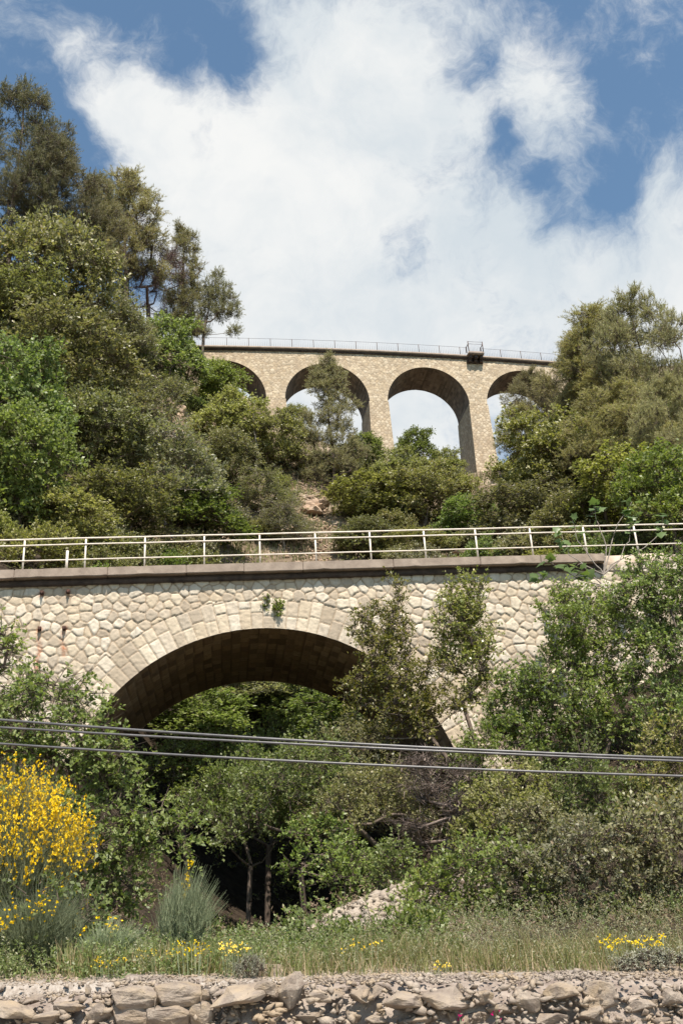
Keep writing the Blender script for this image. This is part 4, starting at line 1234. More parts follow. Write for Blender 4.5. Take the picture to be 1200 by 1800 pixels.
nb('bush', 880, 1560, 23, scat(830, 950, 1370, 1500, 14, 28, 44, 1), 111, 'yellowgreen', 'yellow-green bush below the cables right of the dead twigs')
nb('bush', 1040, 1560, 23, scat(960, 1110, 1330, 1500, 18, 30, 50, 2), 112, 'green', 'tall fresh green bush right of centre just under the cables')
nb('bush', 1180, 1560, 23.5, scat(1110, 1240, 1310, 1480, 16, 30, 50, 3), 113, 'yellowgreen', 'light green bush at the right edge just under the cables')
nb('bush', 850, 1650, 18.5, scat(790, 930, 1510, 1625, 16, 28, 42, 4), 114, 'green', 'leafy bush with grey-white leaf undersides above the middle of the grass strip')
nb('bush', 1010, 1670, 18, scat(940, 1090, 1470, 1640, 20, 30, 48, 5), 115, 'grey', 'twiggy grey-green bush above the grass strip at the right')
nb('bush', 1160, 1670, 18, scat(1090, 1240, 1440, 1640, 22, 30, 50, 6), 116, 'grey', 'tangled grey-green bush at the lower right edge')
nb('bush', 975, 1500, 21, scat(900, 1060, 1440, 1540, 12, 26, 40, 7), 117, 'oak', 'dark olive bush in the middle of the lower right thicket')
nb('bush', 850, 1440, 26, scat(815, 900, 1310, 1400, 9, 24, 34, 8), 118, 'green', 'small green bush on the abutment right where the cables cross it')
nb('low_bush', 690, 1700, 16, scat(600, 770, 1640, 1690, 14, 18, 28, 9), 119, 'green', 'low bright green bush on the mound below the scree')
nb('low_bush', 745, 1640, 18.5, scat(725, 800, 1560, 1620, 9, 20, 32, 10), 120, 'green', 'small dark green bush right beside the scree')
nb('small_bush', 690, 1560, 21.5, scat(672, 712, 1490, 1545, 7, 12, 20, 11), 121, 'green', 'little bright shrub standing above the top of the scree', per=110)
nb('low_bush', 560, 1690, 16, scat(520, 600, 1640, 1685, 8, 14, 22, 12), 122, 'green', 'low leafy plant between the white rock and the scree')
nb('bush', 600, 1640, 23.5, scat(560, 680, 1500, 1570, 9, 18, 30, 23), 126, 'green', 'leafy shrub between the dark hollow and the little shrub above the scree')
nb('ivy_bank', 790, 1440, 27.6, scat(660, 830, 1330, 1480, 14, 24, 40, 13), 123, 'grey', 'greyish thicket in the shade at the right foot of the near arch', per=40)
# dead twigs
R13 = bare('dead', 3.2, 1.6, 131, 'deadwood', n=150, tw=26, tl=.5, lobes=[(0, 0, .6 + .33 * i, .45 + .06 * (i % 3)) for i in range(8)])
put(R13, 'dead_shrub', 785, 1560, 1335, 105, 'mass of dead grey-brown twigs hanging at the right foot of the near arch', 'dead shrub', Y=24.5)
R14 = bare('dead', 3.0, 2.6, 132, 'deadwood', n=120, tw=20, tl=.45)
nb('bush', 530, 1640, 25, scat(500, 640, 1470, 1550, 8, 20, 34, 21), 124, 'green', 'shaded leafy shrub in the dark hollow under the overhanging trees')

# left: hornbeam, its lower skirt, the flowering broom
nb('hornbeam_tree', 150, 1660, 18.5,
   [(30, 1215, 34), (75, 1200, 30), (110, 1225, 34), (145, 1248, 24), (170, 1268, 16), (40, 1262, 40), (95, 1270, 40), (150, 1290, 32), (195, 1300, 20), (30, 1320, 42), (100, 1330, 42), (160, 1330, 40), (205, 1345, 30), (190, 1385, 34), (150, 1385, 36), (225, 1420, 26), (255, 1440, 22), (290, 1447, 18), (325, 1452, 11), (200, 1450, 36), (240, 1470, 24), (290, 1480, 20), (320, 1492, 12), (180, 1500, 38), (225, 1510, 28), (200, 1550, 34), (235, 1560, 20), (180, 1590, 34), (-40, 1230, 50), (-40, 1320, 50), (140, 1440, 40), (150, 1540, 40)],
   141, 'green', 'leafy green tree with layered drooping branches at the left edge, behind the yellow broom', 'tree', per=62, tw=7, lv=12, ll=.085, lw=.05, tl=.42, droop=.45, outd=1.1, upn=1.3)
nb('leafy_branch', 5, 1180, 14.2, [(0, 1118, 12), (8, 1145, 9), (-20, 1130, 22), (2, 1172, 8), (-60, 1150, 30), (-60, 1250, 40), (-60, 1400, 40)], 142, 'green', 'small leafy twig poking in at the left edge beside the bridge wall', 'branch', per=120, ll=.06)
nb('bush', 60, 1690, 14.3, scat(-60, 140, 1575, 1685, 16, 22, 36, 14), 143, 'green', 'dark green bush under the yellow broom at the lower left')
BR = broom('spanish_broom', 2.6, 2.6, 151, n=1700, flower=.34, fcount=10, fs=.03)
put(BR, 'spanish_broom', 5, 1720, 1338, 250, 'large broom bush covered in yellow flowers at the left edge', 'broom bush', Y=14.8, rz=.3)
BR2 = broom('spanish_broom', 2.0, 2.0, 152, n=900, flower=.04, fcount=6, fs=.034)
put(BR2, 'spanish_broom', 60, 1720, 1540, 190, 'lower sparsely flowering broom beneath the large yellow one', 'broom bush', Y=14.2, rz=1)
BR3 = broom('spanish_broom', 1.5, 1.1, 153, n=460, flower=.4, fcount=5, lean=.22, stemr=.0055, tipq=.22)
put(BR3, 'spanish_broom', 312, 1715, 1512, 108, 'upright rush-like broom with a few yellow flowers at its tip, beside the dark gully', 'broom bush', Y=14.6, rz=0)
put(BR3, 'spanish_broom', 185, 1735, 1610, 130, 'low rush-like broom without flowers between the big broom and the upright one', 'broom bush', Y=14.0, rz=1.2)

# fig sapling and branches by the deck
def fig(name, pts_list, seed, label, nl=5, ll=.17):
    R = np.random.default_rng(seed); mbt = MB(); o = []; d = []
    b = pts_list[0][0]
    for (pts) in pts_list:
        P = np.array(pts) - b; t = np.linspace(0, 1, 10); i0 = np.linspace(0, len(P) - 1, 10)
        Q = np.stack([np.interp(i0, range(len(P)), P[:, a]) for a in range(3)], -1); Q[1:-1] += R.normal(size=(8, 3)) * .02
        mbt.tube(Q, np.linspace(.022, .008, 10), 6)
        if nl:
            for q in range(nl): o.append(Q[-1 - q // 3]); d.append(nrm(R.normal(size=3) + np.array([0, -.3, .3])))
    root = empty(name, b); mbt.build('stems', M['greybark'], root)
    if nl:
        V = []; F = []; c = 0
        for oo, dd in zip(o, d):
            n = nrm(R.normal(size=3) * .5 + np.array([0, -.5, 1.])); a = nrm(dd - (dd @ n) * n); bb = np.cross(a, n); s_ = ll * R.uniform(.7, 1.3)
            outl = [(0, 0), (.15, .28), (.05, .5), (.4, .38), (.55, .58), (.62, .3), (1.05, 0), (.62, -.3), (.55, -.58), (.4, -.38), (.05, -.5), (.15, -.28)]
            q = oo + dd * .06
            V += [q + a * s_ * x + bb * s_ * y - n * s_ * .15 * (x * x + abs(y)) for x, y in outl] + [q + a * s_ * .4]
            F += [[c + 12, c + j, c + (j + 1) % 12] for j in range(12)]; c += 13
        link('leaf_cluster', mesh_np('leaf_cluster', np.array(V), np.array(F), M['fig']), root)
    return tag(root, label, 'fig sapling')


A3 = lambda L, Y: [at(u, v, Y) for u, v in L]
fig('fig_sapling', [A3(x, 29.3) for x in ([(1060, 1010), (1040, 985), (1015, 950), (1005, 915)], [(1060, 1010), (1065, 960), (1050, 920), (1045, 890)], [(1060, 1010), (1085, 985), (1105, 950), (1112, 905)], [(1060, 1010), (1030, 995), (1000, 975), (985, 935)], [(1060, 1010), (1072, 960), (1085, 920), (1110, 882)], [(1060, 1010), (1075, 990), (1120, 970), (1160, 940), (1165, 905)])], 161, 'bare-stemmed fig sapling with big lobed leaves growing through the railing at the right', nl=8, ll=.27)
fig('fig_sapling', [A3(x, 28.9) for x in ([(1060, 1030), (1020, 1020), (985, 1000), (960, 985)], [(1060, 1030), (1010, 1030), (965, 1020), (945, 1010)], [(1060, 1030), (1045, 1015), (1020, 990), (1005, 1000)], [(1060, 1030), (1050, 1035), (1030, 1020), (1020, 1012)])], 162, 'fig branches with drooping leaves hanging over the coping at the right', nl=8, ll=.3)
def wallplant(u, v, rpx, seed, label):
    d = ray(u, v); t_ = (n1v @ (np.array([0, 30, 0]) - EYE)) / (n1v @ d); Q = EYE + t_ * d
    p = leafy('wall_plant', 'bush', .3, .3, seed, 'green', per=900, lobes=[(0, -.08, .0, .14 * rpx), (.05, -.1, -.12, .11 * rpx), (-.02, -.08, -.26, .08 * rpx)], tw=5, lv=6, ll=.055, lw=.04, tl=.1, rb=.01, zmin=-1,
              trunk=[np.array([0, .08, -.05]), np.array([0, .0, -.03]), np.array([0, -.05, 0])])
    spawn(p, 'wall_plant', Q, (1, 1, 1), 0, label, 'wall plant')
wallplant(468, 1052, .45, 171, 'tiny green plant rooted in the bridge wall above the arch, left of the longer one')
wallplant(489, 1066, .8, 172, 'small drooping plant rooted in the bridge wall above the crown of the near arch')

# ------------------------------------------------------------------ undergrowth of the slope: what nobody could count
def vis_uv(Q):
    d = Q - EYE; a = d[..., 1] * math.cos(PITCH) + d[..., 2] * math.sin(PITCH); b = -d[..., 1] * math.sin(PITCH) + d[..., 2] * math.cos(PITCH)
    X_, Y_ = d[..., 0] / a, b / a
    return 600 + FPX * (X_ * CR - Y_ * SR), 900 - FPX * (X_ * SR + Y_ * CR)


LIM = lambda u: np.interp(u, [-200, 0, 150, 250, 340, 430, 485, 520, 600, 650, 690, 740, 800, 832, 878, 900, 1000, 1200, 1500], [470, 480, 520, 560, 620, 690, 748, 745, 770, 795, 812, 775, 810, 868, 868, 790, 680, 640, 600])


def undergrowth(name, n, x0, x1, y0, y1, seed, matl, label, ll=.12, lw=.06, tl=.4, tw=6, lv=8, thr=.45, up=.6, rad=.5):
    R = np.random.default_rng(seed)
    x = R.uniform(x0, x1, n); y = R.uniform(y0, y1, n); z = terrain(x, y)
    C = np.stack([x, y, z], -1); u, v = vis_uv(C + [0, 0, .9])
    ok = (fbm(x / 4, y / 4, seed, 3) > thr) & (u > -650) & (u < 1850) & (v > LIM(u)) & (v < 1800)
    tr = np.hypot(x + 2.2, (y - 62) * .35) < 1.7   # the scree track stays bare
    ok &= ~(np.hypot(x - at(640, 1610, 18.5)[0] - (y - 18.5) * .2, (y - 18.5) * .4) < .95)
    ok &= ~tr | (R.uniform(size=n) < .12)
    ok &= ~((np.abs((x) * math.cos(YAW1) + (y - 30) * math.sin(YAW1)) < 30) & (np.abs((y - 32.5) * math.cos(YAW1) - x * math.sin(YAW1)) < 3.0) & (z > 5)) 
    C = C[ok]
    o = np.repeat(C, tw, 0) + R.normal(size=(len(C) * tw, 3)) * [rad, rad, .12] + [0, 0, .05]
    d = nrm(R.normal(size=o.shape) * .6 + [0, -.15, up]); L = R.uniform(.5, 1.5, len(o)) * tl
    V, F = leaves(o, d, L, lv, ll, lw, R)
    me = mesh_np(name, V, F, M[matl])
    return tag(link(name, me), label, 'undergrowth', kind='stuff')


undergrowth('undergrowth', 7500, -55, 60, 36, 84, 201, 'oak', 'olive scrub covering the hillside between the trees', thr=.42)
undergrowth('undergrowth', 5200, -55, 60, 36, 84, 202, 'yellowgreen', 'yellow-green low scrub on the slope below the viaduct', thr=.5)
undergrowth('undergrowth', 3600, -55, 60, 36, 84, 203, 'dry', 'dry brown undergrowth between the hillside bushes', thr=.5, ll=.09, lw=.03)
undergrowth('undergrowth', 2600, -22, 22, 15.5, 30, 204, 'green', 'leafy ground cover on the banks in front of the near bridge', thr=.45, ll=.07, lw=.04, tl=.25, rad=.3)
undergrowth('undergrowth', 2200, -22, 22, 15.5, 30, 205, 'dry', 'dry litter and twigs on the banks in front of the near bridge', thr=.42, ll=.06, lw=.02, tl=.25, rad=.3)

undergrowth('roadside_weeds', 3600, -7, 7, 13.1, 17.8, 206, 'green', 'small leafy weeds mixed into the roadside grass', thr=.47, ll=.04, lw=.02, tl=.2, rad=.12, tw=5, lv=9)
undergrowth('roadside_weeds', 1700, -7, 7, 13.0, 17.8, 207, 'grey', 'greyish wiry weeds mixed into the roadside grass', thr=.5, ll=.035, lw=.012, tl=.26, rad=.1, tw=6, lv=9)
undergrowth('roadside_weeds', 500, -7, 7, 13.0, 17.0, 208, 'dry', 'dry brown weeds mixed into the roadside grass', thr=.5, ll=.03, lw=.01, tl=.25, rad=.08, tw=6, lv=9)

# countable filler bushes on the slope
R = random.Random(7)
cnt = 0
for _ in range(900):
    x = R.uniform(-34, 36); y = R.uniform(37, 80); z = float(terrain(x, y))
    if abs(x + 2.2) < 1.8 and 50 < y < 72: continue
    sc = R.uniform(.55, 1.15)
    u, v = vis_uv(np.array([x, y, z + 2.7 * sc])); u0, v0 = vis_uv(np.array([x, y, z]))
    if u < -40 or u > 1240 or v < LIM(u) or v > 985: continue
    k = R.choice([0, 0, 1, 1, 2, 3])
    p = PR['bush'][k]
    col_ = ['rounded olive', 'yellow-green', 'greyish', 'fresh green'][k]
    where = ('just behind the white railing' if v > 900 else 'high on the left hillside' if u < 330 and v < 740 else 'low on the left hillside' if u < 400 else 'at the feet of the viaduct piers' if u < 890 and v < 860 else 'beside the scree track in mid-slope' if u < 700 else 'right of the scree track in mid-slope' if u < 890 else 'among the pines of the right hillside')
    lab = col_ + ' shrub ' + where
    spawn(p, 'hillside_shrub', (x, y, z - .1), (sc * 1.05, sc * 1.05, sc * R.uniform(.8, 1.2)), R.uniform(-.8, .8), lab, 'shrub', col_ + ' shrubs ' + where)
    cnt += 1
    if cnt >= 170: break
# wood on both flanks, just outside the picture, so that the slope goes on
R = random.Random(17); cnt2 = 0
for _ in range(900):
    x = R.uniform(-60, 64); y = R.uniform(19, 80)
    if abs(y - 33 - x * .13) < 5: continue
    z = float(terrain(x, y)); u, v = vis_uv(np.array([x, y, z + 2.5]))
    if -170 < u < 1370 or u < -800 or u > 2000: continue
    p = R.choice(PR['oak'] + PR['green'] + PR['grey'] + PR['yg']); sc = R.uniform(.6, 1.05)
    right = u > 600
    spawn(p, 'flank_tree', (x, y, z - .1), (sc, sc, sc), R.uniform(-.8, .8), 'oak wood tree ' + ('right' if right else 'left') + ' of the hillside, beyond the edge of the picture', 'tree', 'trees beyond the ' + ('right' if right else 'left') + ' edge')
    cnt2 += 1
    if cnt2 >= 75: break
print('fillers', cnt)

# ------------------------------------------------------------------ rocks
def rock_mesh(name, seed, matl, n=13, flat=.7, sub=True, blocky=0.0):
    r = random.Random(seed); bm = bmesh.new()
    for i in range(n):
        v = Vector((r.gauss(0, 1), r.gauss(0, 1), r.gauss(0, 1))).normalized()
        if blocky:
            m_ = max(abs(v.x), abs(v.y), abs(v.z)); v = v.lerp(v / m_, blocky)
        bm.verts.new((v.x * .5, v.y * .5, v.z * .5 * flat))
    res = bmesh.ops.convex_hull(bm, input=bm.verts)
    bmesh.ops.delete(bm, geom=[e for e in res['geom_interior'] if isinstance(e, bmesh.types.BMVert)], context='VERTS')
    bmesh.ops.bevel(bm, geom=list(bm.edges), offset=.02, segments=1, affect='EDGES')
    bmesh.ops.triangulate(bm, faces=bm.faces)
    if sub: bmesh.ops.subdivide_edges(bm, edges=bm.edges, cuts=2, use_grid_fill=True)
    for v in bm.verts:
        p = v.co; q = fbm(np.array([p.x * 5 + seed]), np.array([p.y * 5 + p.z * 7]), seed, 4)[0] - .5
        v.co += p.normalized() * q * .10
    me = bpy.data.meshes.new(name); bm.to_mesh(me); bm.free(); me.materials.append(M[matl])
    return me


ROCK = [rock_mesh('stone', 300 + i, 'rock', 10 + i, .75) for i in range(9)]
BLOCK = [rock_mesh('squared_stone', 340 + i, 'rock', 60, .95, blocky=.93) for i in range(4)]
OUT = [rock_mesh('outcrop', 360 + i, 'rockpink', 26, 1.0) for i in range(4)]

# the collapsed dry-stone retaining wall at the road side
YW = 12.35
RW = tag(empty('retaining_wall', (0, YW, 0)), 'crumbling retaining wall of rough pale stones and grit along the bottom of the picture', 'stone wall')
xs = np.arange(-9, 9.01, .035); ts = np.linspace(0, 1, 70)
X, T = np.meshgrid(xs, ts)
uu = np.linspace(-1000, 2200, 800); tp = np.array([at(u_, np.interp(u_, [-400, 0, 200, 206, 345, 352, 700, 1200, 1700], [1752, 1758, 1750, 1730, 1730, 1740, 1728, 1722, 1715]), YW) for u_ in uu])
topx = np.interp(xs, tp[:, 0], tp[:, 2]) + .05 * (fbm(xs / .4, xs * 0 + 3, 8, 3) - .5)
Zw = T * topx[None]
Yw = -.12 - .10 * fbm(X / .35, Zw / .22, 71, 5) - .22 * (1 - T) - .10 * (vnoise(X / .5, Zw / .25, 72) > .55)
Yw = Yw + .30 * T ** 6
rowT = np.stack([X[-1], Yw[-1] + .5, Zw[-1] + .06 + .05 * fbm(xs / .3, xs * 0, 5, 3)], -1)
rowU = np.stack([X[-1], Yw[-1] + 1.2, Zw[-1] - .3], -1)
V = np.vstack([np.stack([X, Yw, Zw], -1).reshape(-1, 3), rowT, rowU]); nx = len(xs)
i = np.arange(len(ts) + 1)[:, None] * nx + np.arange(nx - 1)[None]
link('rubble_core', mesh_np('rubble_core', V, np.stack([i, i + 1, i + nx + 1, i + nx], -1).reshape(-1, 4), M['mortar'], False), RW)
R = random.Random(31)
W_ = [(243, 1752, 74, 34, 1), (315, 1748, 72, 36, 1), (238, 1786, 66, 34, 1), (300, 1783, 70, 32, 1), (356, 1779, 40, 34, 1), (362, 1748, 26, 26, 0),
      (425, 1748, 112, 36, 0), (512, 1742, 44, 66, 2), (470, 1736, 60, 24, 0), (410, 1786, 48, 24, 0), (465, 1783, 40, 20, 0), (560, 1752, 40, 18, 0), (592, 1749, 52, 22, 0), (650, 1747, 66, 38, 0), (704, 1764, 90, 40, 0), (782, 1757, 100, 46, 0),
      (610, 1790, 44, 22, 0), (662, 1792, 40, 18, 0), (545, 1788, 50, 20, 0), (845, 1752, 40, 26, 0), (880, 1772, 58, 26, 0), (922, 1758, 62, 42, 0), (985, 1742, 64, 34, 0), (1052, 1748, 50, 40, 1), (1030, 1780, 52, 26, 0), (965, 1790, 60, 24, 0),
      (830, 1790, 54, 24, 0), (735, 1794, 70, 22, 0), (1122, 1768, 60, 26, 0), (1172, 1752, 54, 30, 0), (1150, 1795, 60, 22, 0), (1090, 1792, 40, 22, 0), (900, 1797, 40, 20, 0), (178, 1778, 46, 42, 0), (128, 1766, 56, 24, 0), (90, 1788, 80, 26, 0), (28, 1778, 84, 32, 0), (60, 1760, 40, 18, 0), (1215, 1775, 60, 30, 0), (-30, 1790, 70, 30, 0)]
for (u, v, wp, hp, kd) in W_:
    p = at(u, v, YW - .17); dep = YW * math.cos(PITCH) - .1; s_ = 1.12 * dep / FPX
    me = R.choice(BLOCK if kd == 1 else ROCK)
    o = link('stone', me, RW); o.location = (p[0], -.20 + R.uniform(-.06, .05), p[2])
    o.scale = (wp * s_, wp * s_ * .75 if kd != 2 else wp * s_, hp * s_ * (1.25 if kd != 1 else 1.05)); o.rotation_euler = (R.uniform(-.1, .1), R.uniform(-.06, .06) if kd == 1 else R.uniform(-.25, .25) if kd == 0 else .5, R.uniform(-.12, .12) if kd == 1 else R.uniform(-.5, .5) + (3.14 if R.random() < .5 else 0))
for _ in range(58):
    u = R.uniform(-60, 1260); v = R.uniform(1738, 1815); p = at(u, v, YW - .15)
    o = link('stone', R.choice(ROCK), RW); a = R.uniform(.08, .2); o.location = (p[0], -.17 + R.uniform(-.05, .05), p[2]); o.scale = (a, a * .8, a * R.uniform(.5, .9)); o.rotation_euler = (R.uniform(0, 6), R.uniform(0, 6), R.uniform(0, 6))
# pebbles
def pebbles(name, pts, sizes, seed, matl, label):
    R_ = np.random.default_rng(seed)
    ico = np.array([[0, 0, 1], [.9, 0, .3], [.28, .85, .3], [-.72, .53, .3], [-.72, -.53, .3], [.28, -.85, .3], [.5, .4, -.6], [-.5, .4, -.6], [0, -.7, -.6]], float)
    Fi = np.array([[0, 1, 2], [0, 2, 3], [0, 3, 4], [0, 4, 5], [0, 5, 1], [1, 6, 2], [2, 6, 7], [2, 7, 3], [3, 7, 4], [4, 7, 8], [4, 8, 5], [5, 8, 1], [1, 8, 6], [6, 8, 7]])
    n = len(pts); th = R_.uniform(0, 6.28, n); c, s_ = np.cos(th), np.sin(th)
    B = ico[None] * R_.uniform(.35, 1.6, (n, 9, 3)) * (np.array([1.25, .8, .55]) * R_.uniform(.6, 1.4, (n, 3)) * sizes[:, None])[:, None]
    tl_ = R_.uniform(-.7, .7, n)[:, None]; B = np.stack([B[..., 0] * np.cos(tl_) - B[..., 2] * np.sin(tl_), B[..., 1], B[..., 0] * np.sin(tl_) + B[..., 2] * np.cos(tl_)], -1)
    Xr = B[..., 0] * c[:, None] - B[..., 1] * s_[:, None]; Yr = B[..., 0] * s_[:, None] + B[..., 1] * c[:, None]
    V_ = np.stack([Xr, Yr, B[..., 2]], -1) + pts[:, None]
    F_ = Fi[None] + (np.arange(n) * 9)[:, None, None]
    return tag(link(name, mesh_np(name, V_.reshape(-1, 3), F_.reshape(-1, 3), M[matl])), label, 'gravel', kind='stuff')


Rn = np.random.default_rng(5)
n = 6500; x = Rn.uniform(-6.5, 6.5, n); y = YW + Rn.uniform(-.25, 1.5, n)
zt = np.interp(x, xs, topx) + .03 + .10 * np.clip(y - YW, -.3, .5) - .16 * np.clip(y - YW - .5, 0, 1)
zt = np.maximum(zt, terrain(x, y) + .0)
pebbles('gravel', np.stack([x, y, zt], -1), Rn.uniform(.008, .03, n) * Rn.uniform(.5, 1.6, n), 6, 'rock', 'pale loose gravel on top of the crumbling wall')
n = 2400; x = Rn.uniform(-6.5, 6.5, n); k = Rn.uniform(.45, 1.0, n); zz = np.interp(x, xs, topx) * k
pebbles('gravel', np.stack([x, YW - .22 - .2 * (1 - k) - Rn.uniform(0, .05, n), zz], -1), Rn.uniform(.012, .05, n) * Rn.uniform(.6, 1.7, n), 7, 'rock', 'small stones and grit packed in the face of the crumbling wall')
# scree mound
n = 1900; x = at(620, 1620, 18)[0] + Rn.normal(size=n) * .95; y = 19 + Rn.normal(size=n) * 2.2; x = x + (y - 19) * .22; y = np.where(y < 16, 19 + (16 - y) * .5, y)
pebbles('scree', np.stack([x, y, terrain(x, y) + .04], -1), Rn.uniform(.15, 1, n) ** 2 * .11 + .015, 8, 'scree', 'pale scree spilling down the mound right of the dark gully')
n = 1500; x = -2.2 + Rn.normal(size=n) * .9; y = Rn.uniform(50, 73, n)
pebbles('scree', np.stack([x, y, terrain(x, y) + .03], -1), Rn.uniform(.04, .2, n), 9, 'rockpink', 'pinkish scree track coming down the middle of the hillside')


def boulder(u, v, Y, wm, hm, k, label, name='boulder', cat='rock', z=None, proto=None):
    p = at(u, v, Y); p[2] = float(terrain(p[0], p[1])) if z is None else p[2]
    o = link(name, (proto or ROCK)[k], None, p); o.scale = (wm, wm * .8, hm); o.rotation_euler = (0, 0, k * 1.3)
    return tag(o, label, cat)


boulder(474, 1700, 13.25, .55, .50, 0, 'whitish boulder at the edge of the dark gully behind the wall')
boulder(705, 1572, 20.6, .7, .45, 1, 'larger pale rock at the right end of the scree top')
boulder(668, 1566, 20.9, .55, .3, 2, 'flat white rock on top of the scree')
boulder(632, 1572, 20.5, .5, .35, 3, 'pale rock at the left end of the scree top')
boulder(552, 1650, 16.8, .28, .2, 4, 'small white stone low on the scree')
boulder(845, 1500, 24.5, 1.0, .9, 5, 'white rock showing between the bushes right of the dead twigs')
boulder(690, 1722, 12.7, .16, .12, 6, 'small round stone lying on the wall top left of its pair')
boulder(716, 1722, 12.8, .12, .10, 7, 'smaller stone lying on the wall top beside the round one')


def outcrop(u, v, ymin, wpx, hpx, n, seed, label):
    q = ground_hit(u, v, ymin); R_ = random.Random(seed)
    dep = q[1] * math.cos(PITCH) + q[2] * math.sin(PITCH); s_ = dep / FPX
    root = empty('rock_outcrop', q)
    for i in range(n):
        o = link('rock_face', OUT[i % 4], root); w_ = R_.uniform(.35, .6) * wpx * s_; h_ = R_.uniform(.3, .5) * hpx * s_
        o.location = (R_.uniform(-.35, .35) * wpx * s_, R_.uniform(-.6, .1), R_.uniform(-.4, .4) * hpx * s_ * 1.1); o.scale = (w_, w_, h_); o.rotation_euler = (R_.uniform(-.3, .3), R_.uniform(-.3, .3), R_.uniform(0, 6))
    tag(root, label, 'rock outcrop')


outcrop(305, 745, 40, 60, 90, 8, 1, 'pinkish bare rock face on the left hillside below the viaduct end')
outcrop(385, 885, 40, 50, 50, 6, 2, 'reddish broken rocks left of the grey bush on the slope')
outcrop(548, 905, 45, 60, 50, 7, 3, 'pale rocks on the scree track in the middle of the slope')
outcrop(810, 985, 36, 60, 26, 5, 4, 'pale rocks just above the coping right of the middle')
outcrop(345, 800, 40, 40, 36, 5, 5, 'small rock patch between the oak and the yellow-green tree on the left slope')

# ------------------------------------------------------------------ grass and flowers
def grass(name, n, x0, x1, y0, y1, h0, h1, seed, matl, label, w=.006, thr=.3, lean=.35, clump=.5):
    R_ = np.random.default_rng(seed)
    x = R_.uniform(x0, x1, n); y = R_.uniform(y0, y1, n)
    ok = (fbm(x / clump, y / clump, seed, 3) > thr) & (y > 12.55 + 1.3 * fbm(x / .9, x * 0 + seed, 77, 4)); x, y = x[ok], y[ok]; n = len(x)
    z = np.maximum(terrain(x, y), 0); h = R_.uniform(h0, h1, n) * (.55 + .9 * fbm(x / .9, y / .9, seed + 5, 2))
    th = R_.uniform(0, 6.28, n); dx = np.cos(th); dy = np.sin(th); k = R_.uniform(.05, lean, n)
    b = np.stack([x, y, z - .02], -1); D = np.stack([dx, dy, 0 * dx], -1); ph = R_.uniform(0, 6.28, n); S_ = np.stack([np.cos(ph), np.sin(ph), 0 * ph], -1)
    U = np.array([0, 0, 1.])
    rows = []
    for t, ww in ((0, 1), (.35, .9), (.7, .6)):
        c = b + D * (k * h * t ** 2)[:, None] + U * (h * t)[:, None]; rows += [c - S_ * w * ww, c + S_ * w * ww]
    tip = b + D * (k * h)[:, None] + U * (h * .98)[:, None]
    V_ = np.stack(rows + [tip], 1).reshape(-1, 3); i_ = (np.arange(n) * 7)[:, None]
    Fq = np.concatenate([i_ + np.array([[0, 1, 3, 2]]), i_ + np.array([[2, 3, 5, 4]])]); Ft = i_ + np.array([[4, 5, 6]])
    return tag(link(name, mesh_np(name, V_, [Fq, Ft], M[matl])), label, 'grass', kind='stuff')


grass('grass', 22000, -7, 7, 12.95, 15.2, .04, .34, 401, 'grass', 'green roadside grass strip behind the wall', thr=.46, lean=.8, clump=.8, w=.005)
grass('tall_grass', 3600, -.4, 3.2, 13.0, 14.9, .2, .5, 402, 'grass', 'taller pale green grass right of the centre of the strip', w=.004, thr=.5, lean=.7)
grass('tall_grass', 5200, -3.9, -1.6, 13.0, 14.8, .2, .45, 405, 'grass', 'taller green grass around the unflowered brooms', w=.005, thr=.35)
grass('dry_grass', 6000, -7, 7, 12.7, 14.6, .03, .22, 403, 'drygrass', 'dry straw-coloured grass along the wall top', w=.0035, thr=.5, lean=.9)
grass('hill_grass', 22000, -12, 20, 48, 76, .3, .8, 404, 'grass', 'rough grass on the slope below the viaduct', w=.03, thr=.5, clump=3)


def flowertuft(name, u, v, Y, n, wm, h, seed, label, pm='yellow', r=.015):
    R_ = np.random.default_rng(seed); b = at(u, v, Y); b[2] = float(terrain(b[0], b[1]))
    root = empty(name, b); mbt = MB(); o = []
    for i in range(n):
        x, y = R_.uniform(-.5, .5) * wm, R_.uniform(-.2, .2); hh = h * R_.uniform(.7, 1.1)
        mbt.tube([(x * .8, y * .8, -.05), (x * .95, y, hh * .5), (x, y, hh)], .0035, 3); o.append((x, y, hh))
    mbt.build('stems', M['broom'], root)
    o = np.repeat(np.array(o), 4, 0) + R_.normal(size=(n * 4, 3)) * [.03, .03, .02]
    V_, F_ = leaves(o, nrm(R_.normal(size=o.shape) + [0, 0, .8]), np.full(len(o), .01), 6, r, r * .9, R_, 0, 1.2, .6, 0)
    link('blossom', mesh_np('blossom', V_, F_, M[pm]), root)
    return tag(root, label, 'wildflowers')


flowertuft('wildflower_tuft', 415, 1715, 13.1, 16, .36, .34, 1, 'yellow everlasting flowers directly left of the white boulder')
flowertuft('wildflower_tuft', 340, 1718, 13.1, 13, .5, .36, 2, 'yellow flowers in front of the upright broom')
flowertuft('wildflower_tuft', 272, 1712, 13.3, 8, .4, .26, 3, 'sparse yellow flowers left of the upright broom foot')
flowertuft('wildflower_tuft', 635, 1718, 13.1, 6, .5, .32, 4, 'yellow flowers in the grass below the scree')
flowertuft('wildflower_tuft', 775, 1722, 12.95, 6, .2, .12, 5, 'tiny yellow flowers at the wall top right of the middle')
flowertuft('wildflower_tuft', 1120, 1712, 13.4, 40, .75, .30, 6, 'dense yellow flowers at the right of the grass strip')
flowertuft('wildflower_tuft', 195, 1722, 13.0, 10, .4, .22, 7, 'a few yellow flowers at the left of the grass strip')
flowertuft('pink_flower', 872, 1802, 12.0, 3, .05, .10, 8, 'magenta flower in the stones near the bottom right of the middle', 'pink', .014)
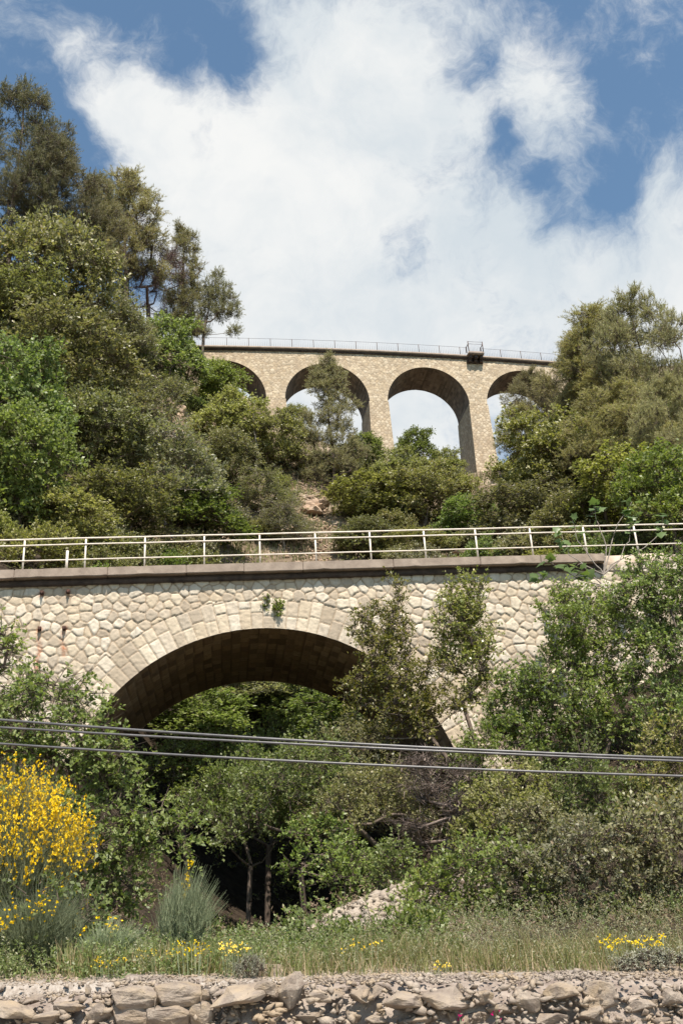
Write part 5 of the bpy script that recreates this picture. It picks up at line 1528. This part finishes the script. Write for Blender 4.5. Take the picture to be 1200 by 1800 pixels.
flowertuft('pink_flower', 806, 1812, 12.0, 2, .05, .09, 9, 'magenta flower cut by the bottom edge of the photo', 'pink', .014)
for o in list(COL.objects):
    if o.name.startswith('pink_flower'):
        u, v = (872, 1796) if o['label'].startswith('magenta flower in') else (808, 1806)
        p = at(u, v, 12.0); o.location = p
M['greyplant'] = leaf_mat('grey_herb', (0.22, 0.22, 0.17), (0.38, 0.37, 0.30), 0.2, 0.7, 0.2)
gp = leafy('grey', 'bush', .5, .9, 411, 'greyplant', per=700, tw=4, lv=7, ll=.05, lw=.015, tl=.13, lobes=[(-.3, 0, .15, .2), (0, 0, .22, .22), (.28, 0, .18, .2)], rb=.01)
put(gp, 'herb_tuft', 440, 1722, 1680, 60, 'grey felted herb at the foot of the yellow flowers by the white boulder', 'herb', Y=13.0)
put(gp, 'herb_tuft', 1150, 1715, 1675, 130, 'greyish dry herb below the dense yellow flowers', 'herb', Y=13.0)

# ------------------------------------------------------------------ cables in front
for (vs, r, lab) in [((1266, 1306, 1332), .019, 'topmost black cable hanging across the picture in front of the near bridge'),
                     ((1279, 1312, 1337.5), .017, 'middle black cable, running just beneath the topmost one and meeting it at the right'),
                     ((1308, 1342, 1363.5), .017, 'lowest black cable, hanging apart below the other two')]:
    P0, P1, P2 = [at(u, v, 14.0) for u, v in zip((0, 600, 1200), vs)]
    t = np.linspace(-3, 4, 90)
    X = P0[0] + (P2[0] - P0[0]) * t
    cz = np.polyfit([P0[0], P1[0], P2[0]], [P0[2], P1[2], P2[2]], 2)
    cz[0] = min(abs(cz[0]), .0035) * (1 if cz[0] > 0 else .2)
    lin = np.polyfit([P0[0], P1[0], P2[0]], [P0[2], P1[2], P2[2]], 1)
    Z = np.polyval(lin, X) + cz[0] * (X ** 2 - np.mean([P0[0] ** 2, P1[0] ** 2, P2[0] ** 2]))
    mb = MB(); mb.tube(np.stack([X, X * 0 + 14.0, Z], -1), r, 8)
    o = mb.build('overhead_cable', M['cable'], None, True); tag(o, lab, 'cable')
